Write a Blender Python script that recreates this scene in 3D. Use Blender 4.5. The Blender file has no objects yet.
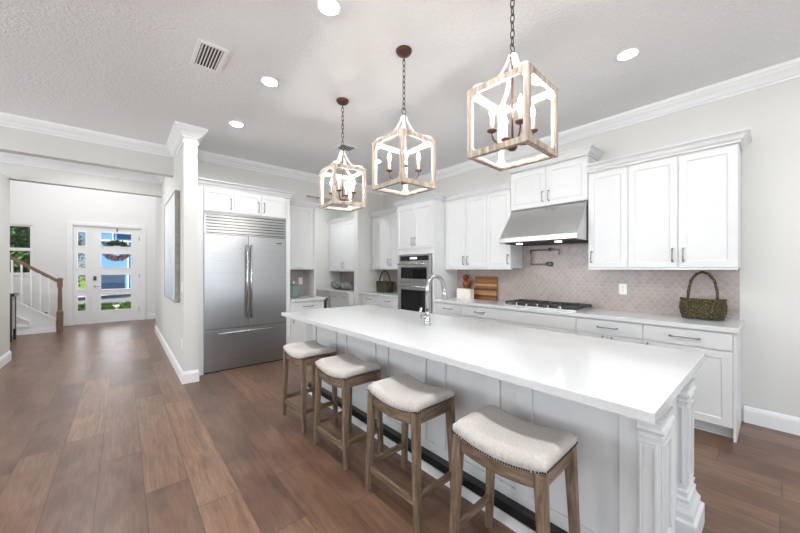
import bpy, bmesh, math, random
from mathutils import Vector, Matrix, noise as mnoise
random.seed(7)
SC = bpy.context.scene
COL = SC.collection
PI = math.pi

# ------------------------------------------------------------------ camera
FPX, CYPX, CAMH, YAW = 322.64, 269.12, 1.38, 0.71
cd = bpy.data.cameras.new('camera'); cam = bpy.data.objects.new('camera', cd); COL.objects.link(cam)
cd.sensor_fit = 'HORIZONTAL'; cd.sensor_width = 36.0
cd.lens = 36.0 * FPX / 800.0
cd.shift_y = (CYPX - 266.5) / 800.0
cd.clip_start = 0.02; cd.clip_end = 300
cam.location = (0, 0, CAMH); cam.rotation_euler = (PI / 2, 0, -YAW)
SC.camera = cam
# ------------------------------------------------------------------ view
SC.view_settings.view_transform = 'Standard'; SC.view_settings.look = 'None'
SC.view_settings.gamma = 1.0; SC.view_settings.use_curve_mapping = False
SC.view_settings.exposure = 0.0
# ------------------------------------------------------------------ world, sun, window daylight, added fill lamps
w = bpy.data.worlds.new('world'); SC.world = w; w.use_nodes = True
wn = w.node_tree.nodes; wl = w.node_tree.links
sky = wn.new('ShaderNodeTexSky'); sky.sky_type = 'HOSEK_WILKIE'; sky.turbidity = 2.5; sky.ground_albedo = 0.4
sky.sun_direction = (-0.45, -0.5, 0.75)
wn['Background'].inputs['Strength'].default_value = 2.2
wl.new(sky.outputs[0], wn['Background'].inputs['Color'])

def add_sun(direction, strength):
    d = bpy.data.lights.new('sun', 'SUN'); d.energy = strength; d.angle = 0.01; d.color = (1, .95, .88)
    o = bpy.data.objects.new('sun', d); COL.objects.link(o)
    o.rotation_euler = Vector(direction).to_track_quat('-Z', 'Y').to_euler()
def add_area(name, loc, direction, sx, sy, power, color=(1, 1, 1)):
    d = bpy.data.lights.new(name, 'AREA'); d.shape = 'RECTANGLE'; d.size = sx; d.size_y = sy; d.energy = power; d.color = color
    o = bpy.data.objects.new(name, d); COL.objects.link(o); o.location = loc
    o.rotation_euler = Vector(direction).to_track_quat('-Z', 'Y').to_euler()
    return o
add_sun((0.45, 0.5, -0.75), 9.0)
LIGHT = dict(rear=190, left=260, hall_fill=200, foyer=90, can=380.0, bulb=290.0, added_can=18, door=26, pantry=24, passage=18)
add_area('rear_window_daylight', (0.3, -4.9, 1.55), (0, 1, .7), 6.0, 2.5, LIGHT['rear'], (.90, .957, 1))
add_area('left_opening_fill', (-5.7, -1.0, 1.7), (1, 0, 1.9), 5.0, 2.2, LIGHT['left'], (.90, .957, 1))  # added area lamp in the unseen left opening, tilted up to brighten the ceiling
add_area('hall_wall_fill', (-5.6, 4.6, 1.8), (1, 0, .4), 4.0, 2.2, LIGHT['hall_fill'], (.90, .957, 1))  # added area lamp for the hall wall; no window stands behind it
add_area('foyer_ceiling_fill', (-0.6, 9.4, 4.7), (0, 0.1, -1), 2.4, 3.0, LIGHT['foyer'], (1, 1, 1))  # added area lamp under the foyer ceiling, standing in for unseen high windows
add_area('door_daylight', (-0.26, 11.6, 1.5), (0, -1, -.25), 1.3, 2.2, LIGHT['door'], (1, 1, 1))

# added bare ceiling lamps in line with the grid, unseen, for more light
for cx_, cy_ in ((1.023, .78), (1.023, -.4), (3.063, -.4)):
    d_ = bpy.data.lights.new('added_downlight', 'AREA'); d_.shape = 'DISK'; d_.size = .14; d_.energy = LIGHT['added_can'] * (1 if cx_ < 2 else .45); d_.color = (.95, .98, 1)
    o_ = bpy.data.objects.new('added_downlight', d_); COL.objects.link(o_); o_.location = (cx_, cy_, 3.09)

for nm_, cx_, cy_, zz_ in (('pantry', 2.9, 6.2, 3.08), ('passage', -.4, 6.6, 3.08)):  # added bare lamps that brighten the pantry and the passage between headers
    d_ = bpy.data.lights.new('added_downlight', 'AREA'); d_.shape = 'DISK'; d_.size = .14; d_.energy = LIGHT[nm_]; d_.color = (.95, .98, 1)
    o_ = bpy.data.objects.new('added_downlight', d_); COL.objects.link(o_); o_.location = (cx_, cy_, zz_)

# ------------------------------------------------------------------ materials
def srgb(r, g, b):
    f = lambda c: (c / 255 / 12.92) if c / 255 <= .04045 else ((c / 255 + .055) / 1.055) ** 2.4
    return (f(r), f(g), f(b), 1)
class NT:
    def __init__(s, name):
        s.m = bpy.data.materials.new(name); s.m.use_nodes = True
        s.n = s.m.node_tree.nodes; s.l = s.m.node_tree.links; s.b = s.n['Principled BSDF']
    def new(s, t, **kw):
        n = s.n.new(t)
        for k, v in kw.items(): setattr(n, k, v)
        return n
    def val(s, sock, v):
        if hasattr(v, 'is_linked') or isinstance(v, bpy.types.NodeSocket): s.l.new(v, sock)
        else: sock.default_value = v
    def math(s, op, a, b=0.0, c=None):
        n = s.new('ShaderNodeMath', operation=op); s.val(n.inputs[0], a); s.val(n.inputs[1], b)
        if c is not None: s.val(n.inputs[2], c)
        return n.outputs[0]
    def ramp(s, f, stops):
        n = s.new('ShaderNodeValToRGB'); s.val(n.inputs[0], f)
        e = n.color_ramp.elements
        while len(e) > len(stops): e.remove(e[-1])
        while len(e) < len(stops): e.new(1)
        for el, (p, c) in zip(e, stops): el.position = p; el.color = c
        return n.outputs[0]
    def mix(s, f, a, b, blend='MIX'):
        n = s.new('ShaderNodeMix', data_type='RGBA', blend_type=blend)
        s.val(n.inputs[0], f); s.val(n.inputs[6], a); s.val(n.inputs[7], b)
        return n.outputs[2]
    def noise(s, vec, scale, detail=3, rough=.5, dist=0):
        n = s.new('ShaderNodeTexNoise'); s.val(n.inputs['Scale'], scale); n.inputs['Detail'].default_value = detail
        n.inputs['Roughness'].default_value = rough; n.inputs['Distortion'].default_value = dist
        if vec is not None: s.l.new(vec, n.inputs['Vector'])
        return n.outputs[0]
    def bump(s, h, strength, dist):
        n = s.new('ShaderNodeBump'); n.inputs['Strength'].default_value = strength; n.inputs['Distance'].default_value = dist
        s.l.new(h, n.inputs['Height']); s.l.new(n.outputs[0], s.b.inputs['Normal'])
    def pos(s): return s.new('ShaderNodeNewGeometry').outputs['Position']
    def obj(s): return s.new('ShaderNodeTexCoord').outputs['Object']
    def scaled(s, vec, sc):
        n = s.new('ShaderNodeMapping'); s.l.new(vec, n.inputs[0]); n.inputs['Scale'].default_value = sc
        return n.outputs[0]
    def sep(s, vec):
        n = s.new('ShaderNodeSeparateXYZ'); s.l.new(vec, n.inputs[0]); return n.outputs
    def comb(s, x, y, z):
        n = s.new('ShaderNodeCombineXYZ'); s.val(n.inputs[0], x); s.val(n.inputs[1], y); s.val(n.inputs[2], z); return n.outputs[0]
M = {}
def plain(name, col, rough=.5, metal=0, var=.04, vscale=6, spec=.5, bump=0, bscale=80, coat=0):
    t = NT(name); v = t.obj()
    n = t.noise(v, vscale, 3)
    d = tuple(c * (1 - var) for c in col[:3]) + (1,); u = tuple(min(1, c * (1 + var)) for c in col[:3]) + (1,)
    t.l.new(t.ramp(n, [(.3, d), (.7, u)]), t.b.inputs['Base Color'])
    t.b.inputs['Roughness'].default_value = rough; t.b.inputs['Metallic'].default_value = metal
    t.b.inputs['Specular IOR Level'].default_value = spec
    t.b.inputs['Coat Weight'].default_value = coat
    if bump: t.bump(t.noise(v, bscale, 4), bump, .002)
    M[name] = t.m; return t
plain('cabinet_white', (.71, .71, .71, 1), .38, var=.01)
plain('trim_white', (.84, .84, .84, 1), .4, var=.01)
plain('island_white', (.655, .66, .665, 1), .4, var=.01)
plain('door_white', (.86, .86, .86, 1), .35, var=.01)
plain('plastic_white', (.85, .85, .84, 1), .35, var=.01)
plain('nickel', (.30, .295, .29, 1), .3, 1, var=.03)
plain('chrome', (.50, .50, .51, 1), .2, 1, var=.02)
plain('dark_glass', (.006, .006, .007, 1), .06, 0, var=.1)
plain('black_iron', (.035, .03, .032, 1), .45, 0, var=.15, bump=.2)
plain('black_paint', (.012, .012, .013, 1), .3, 0, var=.1)
plain('dark_slot', (.03, .03, .03, 1), .7, 0)
plain('bronze', srgb(92, 62, 52), .45, .55, var=.2, vscale=30)
plain('chain_metal', srgb(72, 68, 64), .4, .7, var=.2, vscale=30)
plain('candle_cream', srgb(238, 222, 200), .5, 0, var=.03)
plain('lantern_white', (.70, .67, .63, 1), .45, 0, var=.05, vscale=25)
plain('teal_glaze', srgb(122, 146, 140), .3, 0, var=.08)
plain('cream_ceramic', srgb(228, 221, 212), .5, 0, var=.08, vscale=20)
plain('dark_wicker', srgb(58, 54, 32), .7, 0, var=.4, vscale=60, bump=.6, bscale=120)
plain('rust_wood', srgb(128, 64, 32), .4, 0, var=.4, vscale=25)
plain('grey_knit', srgb(120, 120, 120), .8, 0, var=.5, vscale=35, bump=.6, bscale=60)
plain('grey_frame', srgb(150, 146, 140), .5, 0, var=.15, vscale=20)
plain('oak_dark', srgb(112, 84, 66), .45, 0, var=.25, vscale=18)
plain('leaf_green', srgb(138, 180, 62), .6, 0, var=.45, vscale=9)
plain('leaf_dark', srgb(44, 66, 26), .6, 0, var=.5, vscale=12)
plain('flower_red', srgb(140, 42, 58), .6, 0, var=.4, vscale=20)
plain('tree_green', srgb(72, 104, 48), .7, 0, var=.5, vscale=3)
plain('bark', srgb(90, 75, 60), .8, 0, var=.3)
plain('siding_blue', srgb(96, 150, 205), .6, 0, var=.05)
plain('window_dark', srgb(38, 62, 92), .1, 0)
plain('roof_grey', srgb(90, 92, 96), .8, 0, var=.2)
plain('asphalt', srgb(128, 130, 134), .85, 0, var=.1)
plain('concrete', srgb(196, 194, 190), .85, 0, var=.05)
plain('lawn', srgb(110, 140, 60), .9, 0, var=.3, vscale=4)
plain('badge', (.05, .05, .055, 1), .3, .5)

def mk_wall(name, col):
    t = NT(name); p = t.pos(); n = t.noise(p, 2.0, 2)
    t.l.new(t.ramp(n, [(.3, tuple(c * .985 for c in col[:3]) + (1,)), (.7, col)]), t.b.inputs['Base Color'])
    t.b.inputs['Roughness'].default_value = .6; t.b.inputs['Specular IOR Level'].default_value = .3
    t.bump(t.noise(p, 110, 3), .08, .002); M[name] = t.m
mk_wall('wall_paint', (.68, .668, .64, 1))
mk_wall('foyer_paint', (.82, .82, .815, 1))
def mk_ceiling():
    t = NT('ceiling_paint'); p = t.pos()
    n1 = t.noise(p, 38, 4, .62, .6); r = t.ramp(n1, [(.40, (0, 0, 0, 1)), (.58, (1, 1, 1, 1))])
    t.b.inputs['Base Color'].default_value = (.88, .885, .89, 1)
    t.b.inputs['Roughness'].default_value = .8; t.b.inputs['Specular IOR Level'].default_value = .2
    t.bump(r, .55, .006); M['ceiling_paint'] = t.m
mk_ceiling()
def mk_floor():
    t = NT('wood_floor'); p = t.pos(); x, y, z = t.sep(p)
    PX, PL = .2245, 1.9
    fx = t.math('DIVIDE', t.math('ADD', x, 20 * PX + .345), PX); cx = t.math('FLOOR', fx); ux = t.math('FRACT', fx)
    wn1 = t.new('ShaderNodeTexWhiteNoise', noise_dimensions='1D'); t.l.new(cx, wn1.inputs['W'])
    fy = t.math('ADD', t.math('DIVIDE', t.math('ADD', y, 40.0), PL), t.math('MULTIPLY', wn1.outputs[0], 7.3))
    cy = t.math('FLOOR', fy); uy = t.math('FRACT', fy)
    wn2 = t.new('ShaderNodeTexWhiteNoise', noise_dimensions='2D'); t.l.new(t.comb(cx, cy, 0), wn2.inputs['Vector'])
    idv = wn2.outputs[0]
    gv = t.comb(t.math('MULTIPLY', x, 1.0), t.math('ADD', t.math('MULTIPLY', y, .07), t.math('MULTIPLY', idv, 30)), t.math('MULTIPLY', idv, 17))
    g1 = t.noise(gv, 26, 5, .6, .9); g2 = t.noise(gv, 120, 3, .6, .2)
    cloud = t.noise(t.comb(x, t.math('MULTIPLY', y, .45), t.math('MULTIPLY', idv, 9)), 4.5, 3, .55, .4)
    base = t.ramp(idv, [(0, srgb(98, 68, 51)), (.4, srgb(114, 81, 61)), (.75, srgb(125, 91, 69)), (1, srgb(150, 112, 85))])
    c1 = t.mix(t.math('MULTIPLY', t.ramp(g1, [(.35, (1, 1, 1, 1)), (.62, (0, 0, 0, 1))]), .62), base, srgb(66, 45, 35))
    c2 = t.mix(t.math('MULTIPLY', t.ramp(cloud, [(.42, (0, 0, 0, 1)), (.7, (1, 1, 1, 1))]), .34), c1, srgb(164, 131, 108))
    c3 = t.mix(t.math('MULTIPLY', t.ramp(g2, [(.45, (1, 1, 1, 1)), (.62, (0, 0, 0, 1))]), .26), c2, srgb(66, 43, 32))
    ex = t.math('MINIMUM', ux, t.math('SUBTRACT', 1.0, ux)); ey = t.math('MINIMUM', uy, t.math('SUBTRACT', 1.0, uy))
    gap = t.math('MAXIMUM', t.math('LESS_THAN', ex, .010), t.math('LESS_THAN', ey, .0012))
    t.l.new(t.mix(t.math('MULTIPLY', gap, .7), c3, srgb(52, 34, 27)), t.b.inputs['Base Color'])
    t.l.new(t.math('ADD', .25, t.math('MULTIPLY', g1, .12)), t.b.inputs['Roughness'])
    t.b.inputs['Specular IOR Level'].default_value = .6
    t.bump(t.math('SUBTRACT', t.math('MULTIPLY', cloud, .2), gap), .06, .001)
    M['wood_floor'] = t.m
mk_floor()
def mk_quartz():
    t = NT('quartz_white'); p = t.pos()
    n = t.noise(p, 3.2, 5, .6, 1.6); n2 = t.noise(p, 240, 2)
    a = t.mix(t.ramp(n2, [(.35, (1, 1, 1, 1)), (.5, (0, 0, 0, 1))]), (.69, .69, .69, 1), (.63, .63, .63, 1))
    t.l.new(t.mix(t.ramp(n, [(.47, (0, 0, 0, 1)), (.5, (.35, .35, .35, 1)), (.53, (0, 0, 0, 1))]), a, (.64, .64, .64, 1)), t.b.inputs['Base Color'])
    t.b.inputs['Roughness'].default_value = .13; M['quartz_white'] = t.m
mk_quartz()
def mk_tile():
    t = NT('arabesque_tile'); p = t.pos(); x, y, z = t.sep(p)
    q = t.math('ADD', x, y)
    a = t.math('DIVIDE', q, .066); b = t.math('DIVIDE', z, .080)
    s1 = t.math('ADD', a, b); s2 = t.math('SUBTRACT', a, b)
    def line(u, v):
        wv = t.math('MULTIPLY', t.math('SINE', t.math('MULTIPLY', v, 2 * PI)), .05)
        return t.math('ABSOLUTE', t.math('SUBTRACT', t.math('FRACT', t.math('ADD', u, wv)), .5))
    m = t.math('MAXIMUM', line(s1, s2), line(s2, s1))
    grout = t.ramp(m, [(.455, (0, 0, 0, 1)), (.485, (1, 1, 1, 1))])
    cell = t.new('ShaderNodeTexWhiteNoise', noise_dimensions='2D')
    t.l.new(t.comb(t.math('FLOOR', s1), t.math('FLOOR', s2), 0), cell.inputs['Vector'])
    base = t.ramp(cell.outputs[0], [(0, srgb(160, 147, 142)), (1, srgb(170, 157, 151))])
    t.l.new(t.mix(grout, base, srgb(184, 174, 169)), t.b.inputs['Base Color'])
    t.b.inputs['Roughness'].default_value = .22
    t.bump(t.math('SUBTRACT', 1.0, m), .35, .004); M['arabesque_tile'] = t.m
mk_tile()
def mk_steel(name, axis, rough, col, streak=.06):
    t = NT(name); v = t.obj()
    sc = {'x': (1.5, 300, 300), 'y': (300, 1.5, 300), 'z': (300, 300, 1.5)}[axis]
    n = t.noise(t.scaled(v, sc), 1.0, 3)
    t.l.new(t.ramp(n, [(.3, tuple(c * (1 - streak) for c in col) + (1,)), (.7, tuple(c * (1 + streak) for c in col) + (1,))]), t.b.inputs['Base Color'])
    t.b.inputs['Metallic'].default_value = 1; t.b.inputs['Roughness'].default_value = rough
    wv = t.noise(t.scaled(v, (.7, .7, 1.8)), 2.0, 2)
    t.bump(wv, .12, .02)
    M[name] = t.m
mk_steel('steel_fridge', 'x', .30, (.385, .39, .395))
mk_steel('steel_hood', 'y', .25, (.66, .66, .66))
mk_steel('steel_oven', 'y', .28, (.62, .61, .60))
mk_steel('steel_bar', 'z', .2, (.68, .68, .68))
def mk_wood(name, dark, mid, light, axis='z', rough=.55, scale=14):
    t = NT(name); v = t.obj()
    sc = {'x': (.12, 1, 1), 'y': (1, .12, 1), 'z': (1, 1, .12)}[axis]
    g = t.noise(t.scaled(v, sc), scale * 3, 5, .65, .6); k = t.noise(v, 9, 3)
    c = t.ramp(g, [(.32, dark), (.5, mid), (.68, light)])
    t.l.new(t.mix(t.math('MULTIPLY', k, .35), c, mid), t.b.inputs['Base Color'])
    t.b.inputs['Roughness'].default_value = rough; t.bump(g, .25, .002); M[name] = t.m
mk_wood('stool_wood', srgb(66, 53, 42), srgb(114, 94, 75), srgb(156, 136, 114), 'z')
mk_wood('stool_wood_rail', srgb(70, 56, 44), srgb(112, 92, 73), srgb(150, 130, 108), 'y')
mk_wood('stool_wood_side', srgb(70, 56, 44), srgb(112, 92, 73), srgb(150, 130, 108), 'x')
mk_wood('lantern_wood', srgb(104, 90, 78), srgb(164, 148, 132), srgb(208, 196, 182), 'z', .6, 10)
mk_wood('rail_wood', srgb(92, 68, 52), srgb(122, 93, 74), srgb(146, 116, 94), 'x')
def mk_fabric():
    t = NT('linen'); v = t.obj()
    a = t.noise(t.scaled(v, (900, 60, 60)), 1, 2); b = t.noise(t.scaled(v, (60, 900, 60)), 1, 2)
    s = t.math('ADD', t.math('MULTIPLY', a, .5), t.math('MULTIPLY', b, .5))
    t.l.new(t.ramp(s, [(.38, srgb(174, 167, 160)), (.62, srgb(204, 198, 192))]), t.b.inputs['Base Color'])
    t.b.inputs['Roughness'].default_value = .9; t.b.inputs['Specular IOR Level'].default_value = .15
    t.b.inputs['Sheen Weight'].default_value = .15
    t.bump(s, .3, .001); M['linen'] = t.m
mk_fabric()
def mk_board():
    t = NT('board_stripes'); v = t.obj(); x, y, z = t.sep(v)
    st = t.new('ShaderNodeTexWhiteNoise', noise_dimensions='1D'); t.l.new(t.math('FLOOR', t.math('DIVIDE', z, .034)), st.inputs['W'])
    g = t.noise(t.scaled(v, (1, .15, 1)), 45, 4)
    c = t.ramp(st.outputs[0], [(0, srgb(74, 42, 20)), (.45, srgb(118, 72, 36)), (.75, srgb(160, 108, 58)), (1, srgb(206, 160, 102))])
    t.l.new(t.mix(t.math('MULTIPLY', g, .4), c, srgb(96, 58, 30)), t.b.inputs['Base Color'])
    t.b.inputs['Roughness'].default_value = .45; M['board_stripes'] = t.m
mk_board()
def mk_moss():
    t = NT('moss'); v = t.obj()
    n = t.noise(v, 130, 3, .7); k = t.noise(v, 14, 2)
    c = t.ramp(n, [(.38, srgb(18, 15, 10)), (.47, srgb(52, 40, 26)), (.56, srgb(84, 76, 44)), (.66, srgb(190, 176, 140))])
    t.l.new(t.mix(t.math('MULTIPLY', k, .5), c, srgb(58, 56, 32)), t.b.inputs['Base Color'])
    t.b.inputs['Roughness'].default_value = .9; M['moss'] = t.m
mk_moss()
def mk_lattice():
    t = NT('lattice_fabric'); v = t.obj(); x, y, z = t.sep(v)
    a = t.math('SINE', t.math('MULTIPLY', y, 70.0)); b = t.math('SINE', t.math('MULTIPLY', z, 70.0))
    m = t.math('ABSOLUTE', t.math('ADD', a, b))
    t.l.new(t.ramp(m, [(.35, (.03, .03, .04, 1)), (.5, (.7, .7, .7, 1))]), t.b.inputs['Base Color'])
    M['lattice_fabric'] = t.m
mk_lattice()
def mk_art():
    t = NT('art_canvas'); v = t.obj(); x, y, z = t.sep(v)
    n = t.noise(v, 2.2, 5, .6, 1.0)
    c = t.ramp(t.math('ADD', t.math('MULTIPLY', n, .5), t.math('MULTIPLY', z, .33)), [(.2, srgb(165, 180, 196)), (.42, srgb(214, 220, 226)), (.6, srgb(236, 237, 238)), (.85, srgb(222, 222, 220))])
    t.l.new(c, t.b.inputs['Base Color']); t.b.inputs['Roughness'].default_value = .7; M['art_canvas'] = t.m
mk_art()
def mk_glass():
    t = NT('pane_glass')
    tr = t.new('ShaderNodeBsdfTransparent'); gl = t.new('ShaderNodeBsdfGlossy'); gl.inputs['Roughness'].default_value = .02
    fr = t.new('ShaderNodeFresnel'); fr.inputs['IOR'].default_value = 1.25
    mx = t.new('ShaderNodeMixShader'); t.l.new(fr.outputs[0], mx.inputs[0]); t.l.new(tr.outputs[0], mx.inputs[1]); t.l.new(gl.outputs[0], mx.inputs[2])
    t.l.new(mx.outputs[0], t.n['Material Output'].inputs['Surface']); M['pane_glass'] = t.m
mk_glass()
def mk_emit(name, col, strength):
    t = NT(name); t.b.inputs['Base Color'].default_value = (.9, .9, .9, 1)
    t.b.inputs['Emission Color'].default_value = col; t.b.inputs['Emission Strength'].default_value = strength; M[name] = t.m
mk_emit('can_glow', (.95, .98, 1, 1), LIGHT['can'])
mk_emit('can_glow_dimmed', (.95, .98, 1, 1), LIGHT['can'] * .22)
mk_emit('bulb_glow', (1, .93, .85, 1), LIGHT['bulb'])
mk_emit('hood_glow', (1, .97, .92, 1), 12)
mk_emit('display_glow', (.5, .7, .9, 1), .6)

# ------------------------------------------------------------------ mesh helpers
class MB:
    def __init__(s): s.bm = bmesh.new(); s.mi = 0
    def _f(s, vs, smooth=False):
        try: f = s.bm.faces.new(vs)
        except ValueError: return None
        f.material_index = s.mi; f.smooth = smooth; return f
    def box(s, x0, y0, z0, x1, y1, z1, bev=0):
        x0, x1 = sorted((x0, x1)); y0, y1 = sorted((y0, y1)); z0, z1 = sorted((z0, z1))
        v = [s.bm.verts.new(p) for p in ((x0, y0, z0), (x1, y0, z0), (x1, y1, z0), (x0, y1, z0), (x0, y0, z1), (x1, y0, z1), (x1, y1, z1), (x0, y1, z1))]
        fs = [s._f([v[i] for i in q]) for q in ((0, 3, 2, 1), (4, 5, 6, 7), (0, 1, 5, 4), (1, 2, 6, 5), (2, 3, 7, 6), (3, 0, 4, 7))]
        if bev:
            es = list({e for f in fs for e in f.edges})
            bmesh.ops.bevel(s.bm, geom=es, offset=bev, segments=2, affect='EDGES', profile=.7)
        return s
    def loft(s, rings, closed=True, cap=True, smooth=False):
        vr = [[s.bm.verts.new(p) for p in r] for r in rings]; n = len(vr[0])
        for a, b in zip(vr, vr[1:]):
            for i in range(n if closed else n - 1):
                j = (i + 1) % n; s._f([a[i], a[j], b[j], b[i]], smooth)
        if cap and closed: s._f(vr[0][::-1]); s._f(vr[-1])
        return s
    def lathe(s, prof, c=(0, 0, 0), n=20, axis='z', smooth=True):
        def pt(r, h, a):
            u, v = r * math.cos(a), r * math.sin(a)
            return {'z': (c[0] + u, c[1] + v, c[2] + h), 'x': (c[0] + h, c[1] + u, c[2] + v), 'y': (c[0] + u, c[1] + h, c[2] + v)}[axis]
        return s.loft([[pt(max(r, 1e-4), h, 2 * PI * i / n) for i in range(n)] for r, h in prof], smooth=smooth)
    def cyl(s, a, b, r, n=12, r2=None, smooth=True):
        return s.tube([a, b], r, n, r2=r2, smooth=smooth)
    def tube(s, pts, r, n=8, closed=False, r2=None, smooth=True, flat=None, up=None):
        pts = [Vector(p) for p in pts]; N = len(pts); rings = []
        t0 = (pts[1] - pts[0]).normalized()
        ref = Vector(up) if up else (Vector((0, 0, 1)) if abs(t0.z) < .9 else Vector((1, 0, 0)))
        u = (ref - t0 * ref.dot(t0)).normalized()
        for i in range(N):
            if closed: t = (pts[(i + 1) % N] - pts[i - 1]).normalized()
            else: t = (pts[min(i + 1, N - 1)] - pts[max(i - 1, 0)]).normalized()
            u = (u - t * u.dot(t)).normalized(); v = t.cross(u)
            rr = r if r2 is None else r + (r2 - r) * i / (N - 1)
            if flat: rings.append([pts[i] + u * a * flat[0] + v * b * flat[1] for a, b in ((-1, -1), (1, -1), (1, 1), (-1, 1))])
            else: rings.append([pts[i] + u * math.cos(2 * PI * k / n) * rr + v * math.sin(2 * PI * k / n) * rr for k in range(n)])
        if closed: rings.append(rings[0]); return s.loft(rings, cap=False, smooth=smooth)
        return s.loft(rings, smooth=smooth and not flat)
    def prism(s, poly, fn, w0, w1):           # polygon (u,v) extruded along w; fn(u,v,w)->xyz
        return s.loft([[fn(u, v, w0) for u, v in poly], [fn(u, v, w1) for u, v in poly]])
    def ball(s, c, r, n=10, m=7, sc=(1, 1, 1)):
        rings = []
        for i in range(m + 1):
            th = PI * i / m; rr = max(math.sin(th), 1e-3)
            rings.append([(c[0] + sc[0] * r * rr * math.cos(2 * PI * k / n), c[1] + sc[1] * r * rr * math.sin(2 * PI * k / n), c[2] - sc[2] * r * math.cos(th)) for k in range(n)])
        return s.loft(rings, smooth=True)
    def leaves(s, c, rx, ry, rz, count, size, rnd):
        for _ in range(count):
            d = Vector((rnd.gauss(0, 1), rnd.gauss(0, 1), rnd.gauss(0, 1))).normalized()
            k = rnd.uniform(.55, 1.0)
            p = Vector((c[0] + d.x * rx * k, c[1] + d.y * ry * k, c[2] + d.z * rz * k))
            a = Vector((rnd.gauss(0, 1), rnd.gauss(0, 1), rnd.gauss(0, 1))).normalized()
            b = a.cross(d).normalized() if a.cross(d).length > 1e-3 else Vector((1, 0, 0))
            L = size * rnd.uniform(.7, 1.3)
            s._f([s.bm.verts.new(q) for q in (p - a * L, p + b * L * .45, p + a * L, p - b * L * .45)])
        return s
def wloc(o):
    v = Vector((0, 0, 0))
    while o is not None: v = v + o.location; o = o.parent
    return v
def build(name, mb, mats, parent=None, local=False, bevel=0):
    bm = mb.bm
    bmesh.ops.recalc_face_normals(bm, faces=bm.faces)
    off = Vector((0, 0, 0))
    if parent is not None and not local:
        off = wloc(parent)
    elif parent is None and not local and bm.verts:
        xs = [v.co.x for v in bm.verts]; ys = [v.co.y for v in bm.verts]; zs = [v.co.z for v in bm.verts]
        off = Vector(((min(xs) + max(xs)) / 2, (min(ys) + max(ys)) / 2, min(zs)))
    if off.length > 0: bmesh.ops.translate(bm, verts=bm.verts, vec=-off)
    me = bpy.data.meshes.new(name); bm.to_mesh(me); bm.free()
    for m in ([mats] if isinstance(mats, str) else mats): me.materials.append(M[m])
    o = bpy.data.objects.new(name, me); COL.objects.link(o)
    if parent is not None: o.parent = parent
    elif not local: o.location = off
    if bevel:
        b = o.modifiers.new('bevel', 'BEVEL'); b.width = bevel; b.segments = 2; b.limit_method = 'ANGLE'; b.angle_limit = .7
    return o
def thing(name, label, cat, loc=(0, 0, 0), rz=0, group=None):
    o = bpy.data.objects.new(name, None); COL.objects.link(o); o.location = loc; o.rotation_euler = (0, 0, rz)
    o.empty_display_size = .1
    o['label'] = label; o['category'] = cat
    if group: o['group'] = group
    return o
def tag(o, label, cat, group=None):
    o['label'] = label; o['category'] = cat
    if group: o['group'] = group
    return o
def struct(name, mb, mats, parent=None, bevel=0):
    o = build(name, mb, mats, parent, bevel=bevel)
    if parent is None: o['kind'] = 'structure'
    return o
def copy_tree(o, parent=None):
    c = o.copy(); COL.objects.link(c); c.parent = parent
    for ch in list(o.children): copy_tree(ch, c)
    return c
def sweep(mb, path, prof, closed=False):       # prof: (d,z); d to the LEFT of the path direction
    P = [Vector((p[0], p[1])) for p in path]; N = len(P); rings = []
    for i in range(N):
        def nrm(a, b):
            d = (b - a).normalized(); return Vector((-d.y, d.x))
        if closed: n1, n2 = nrm(P[i - 1], P[i]), nrm(P[i], P[(i + 1) % N])
        else:
            n1 = nrm(P[max(i - 1, 0)], P[max(i, 1)]); n2 = nrm(P[min(i, N - 2)], P[min(i + 1, N - 1)])
        m = (n1 + n2) / (1 + n1.dot(n2))
        rings.append([(P[i].x + m.x * d, P[i].y + m.y * d, z) for d, z in prof])
    if closed: rings.append(rings[0])
    mb.loft(rings, cap=not closed); return mb
FW = lambda xf: (lambda u, v, w_: (xf - w_, u, v))         # face looking towards -X ; u = Y
FF = lambda yf: (lambda u, v, w_: (u, yf - w_, v))         # face looking towards -Y ; u = X
def fbox(mb, F, u0, u1, v0, v1, w0, w1, bev=0):
    a, b = F(u0, v0, w0), F(u1, v1, w1); return mb.box(*a, *b, bev=bev)
def panel(mb, F, u0, u1, v0, v1, t=.02, st=.058, rec=.0065):   # shaker front with a recessed field
    R = lambda i, w_: [F(u0 + i, v0 + i, w_), F(u1 - i, v0 + i, w_), F(u1 - i, v1 - i, w_), F(u0 + i, v1 - i, w_)]
    mb.loft([R(0, 0), R(0, t - .002), R(.002, t), R(st, t), R(st + .008, t - rec)]); return mb
def pull(F, u, v, L, vert, w0, r=.0055):
    mb = MB(); h = L / 2
    P = (lambda s_, w_: F(u, v + s_, w_)) if vert else (lambda s_, w_: F(u + s_, v, w_))
    mb.tube([P(-h, w0), P(-h, w0 + .022), P(-h * .8, w0 + .030), P(0, w0 + .033), P(h * .8, w0 + .030), P(h, w0 + .022), P(h, w0)], r, 8)
    for s_ in (-h, h): mb.tube([P(s_, w0), P(s_, w0 + .006)], r * 1.7, 8)
    for s_ in (-h * .82, h * .82): mb.ball(P(s_, w0 + .030), r * 1.5, 8, 6)
    return mb

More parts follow.
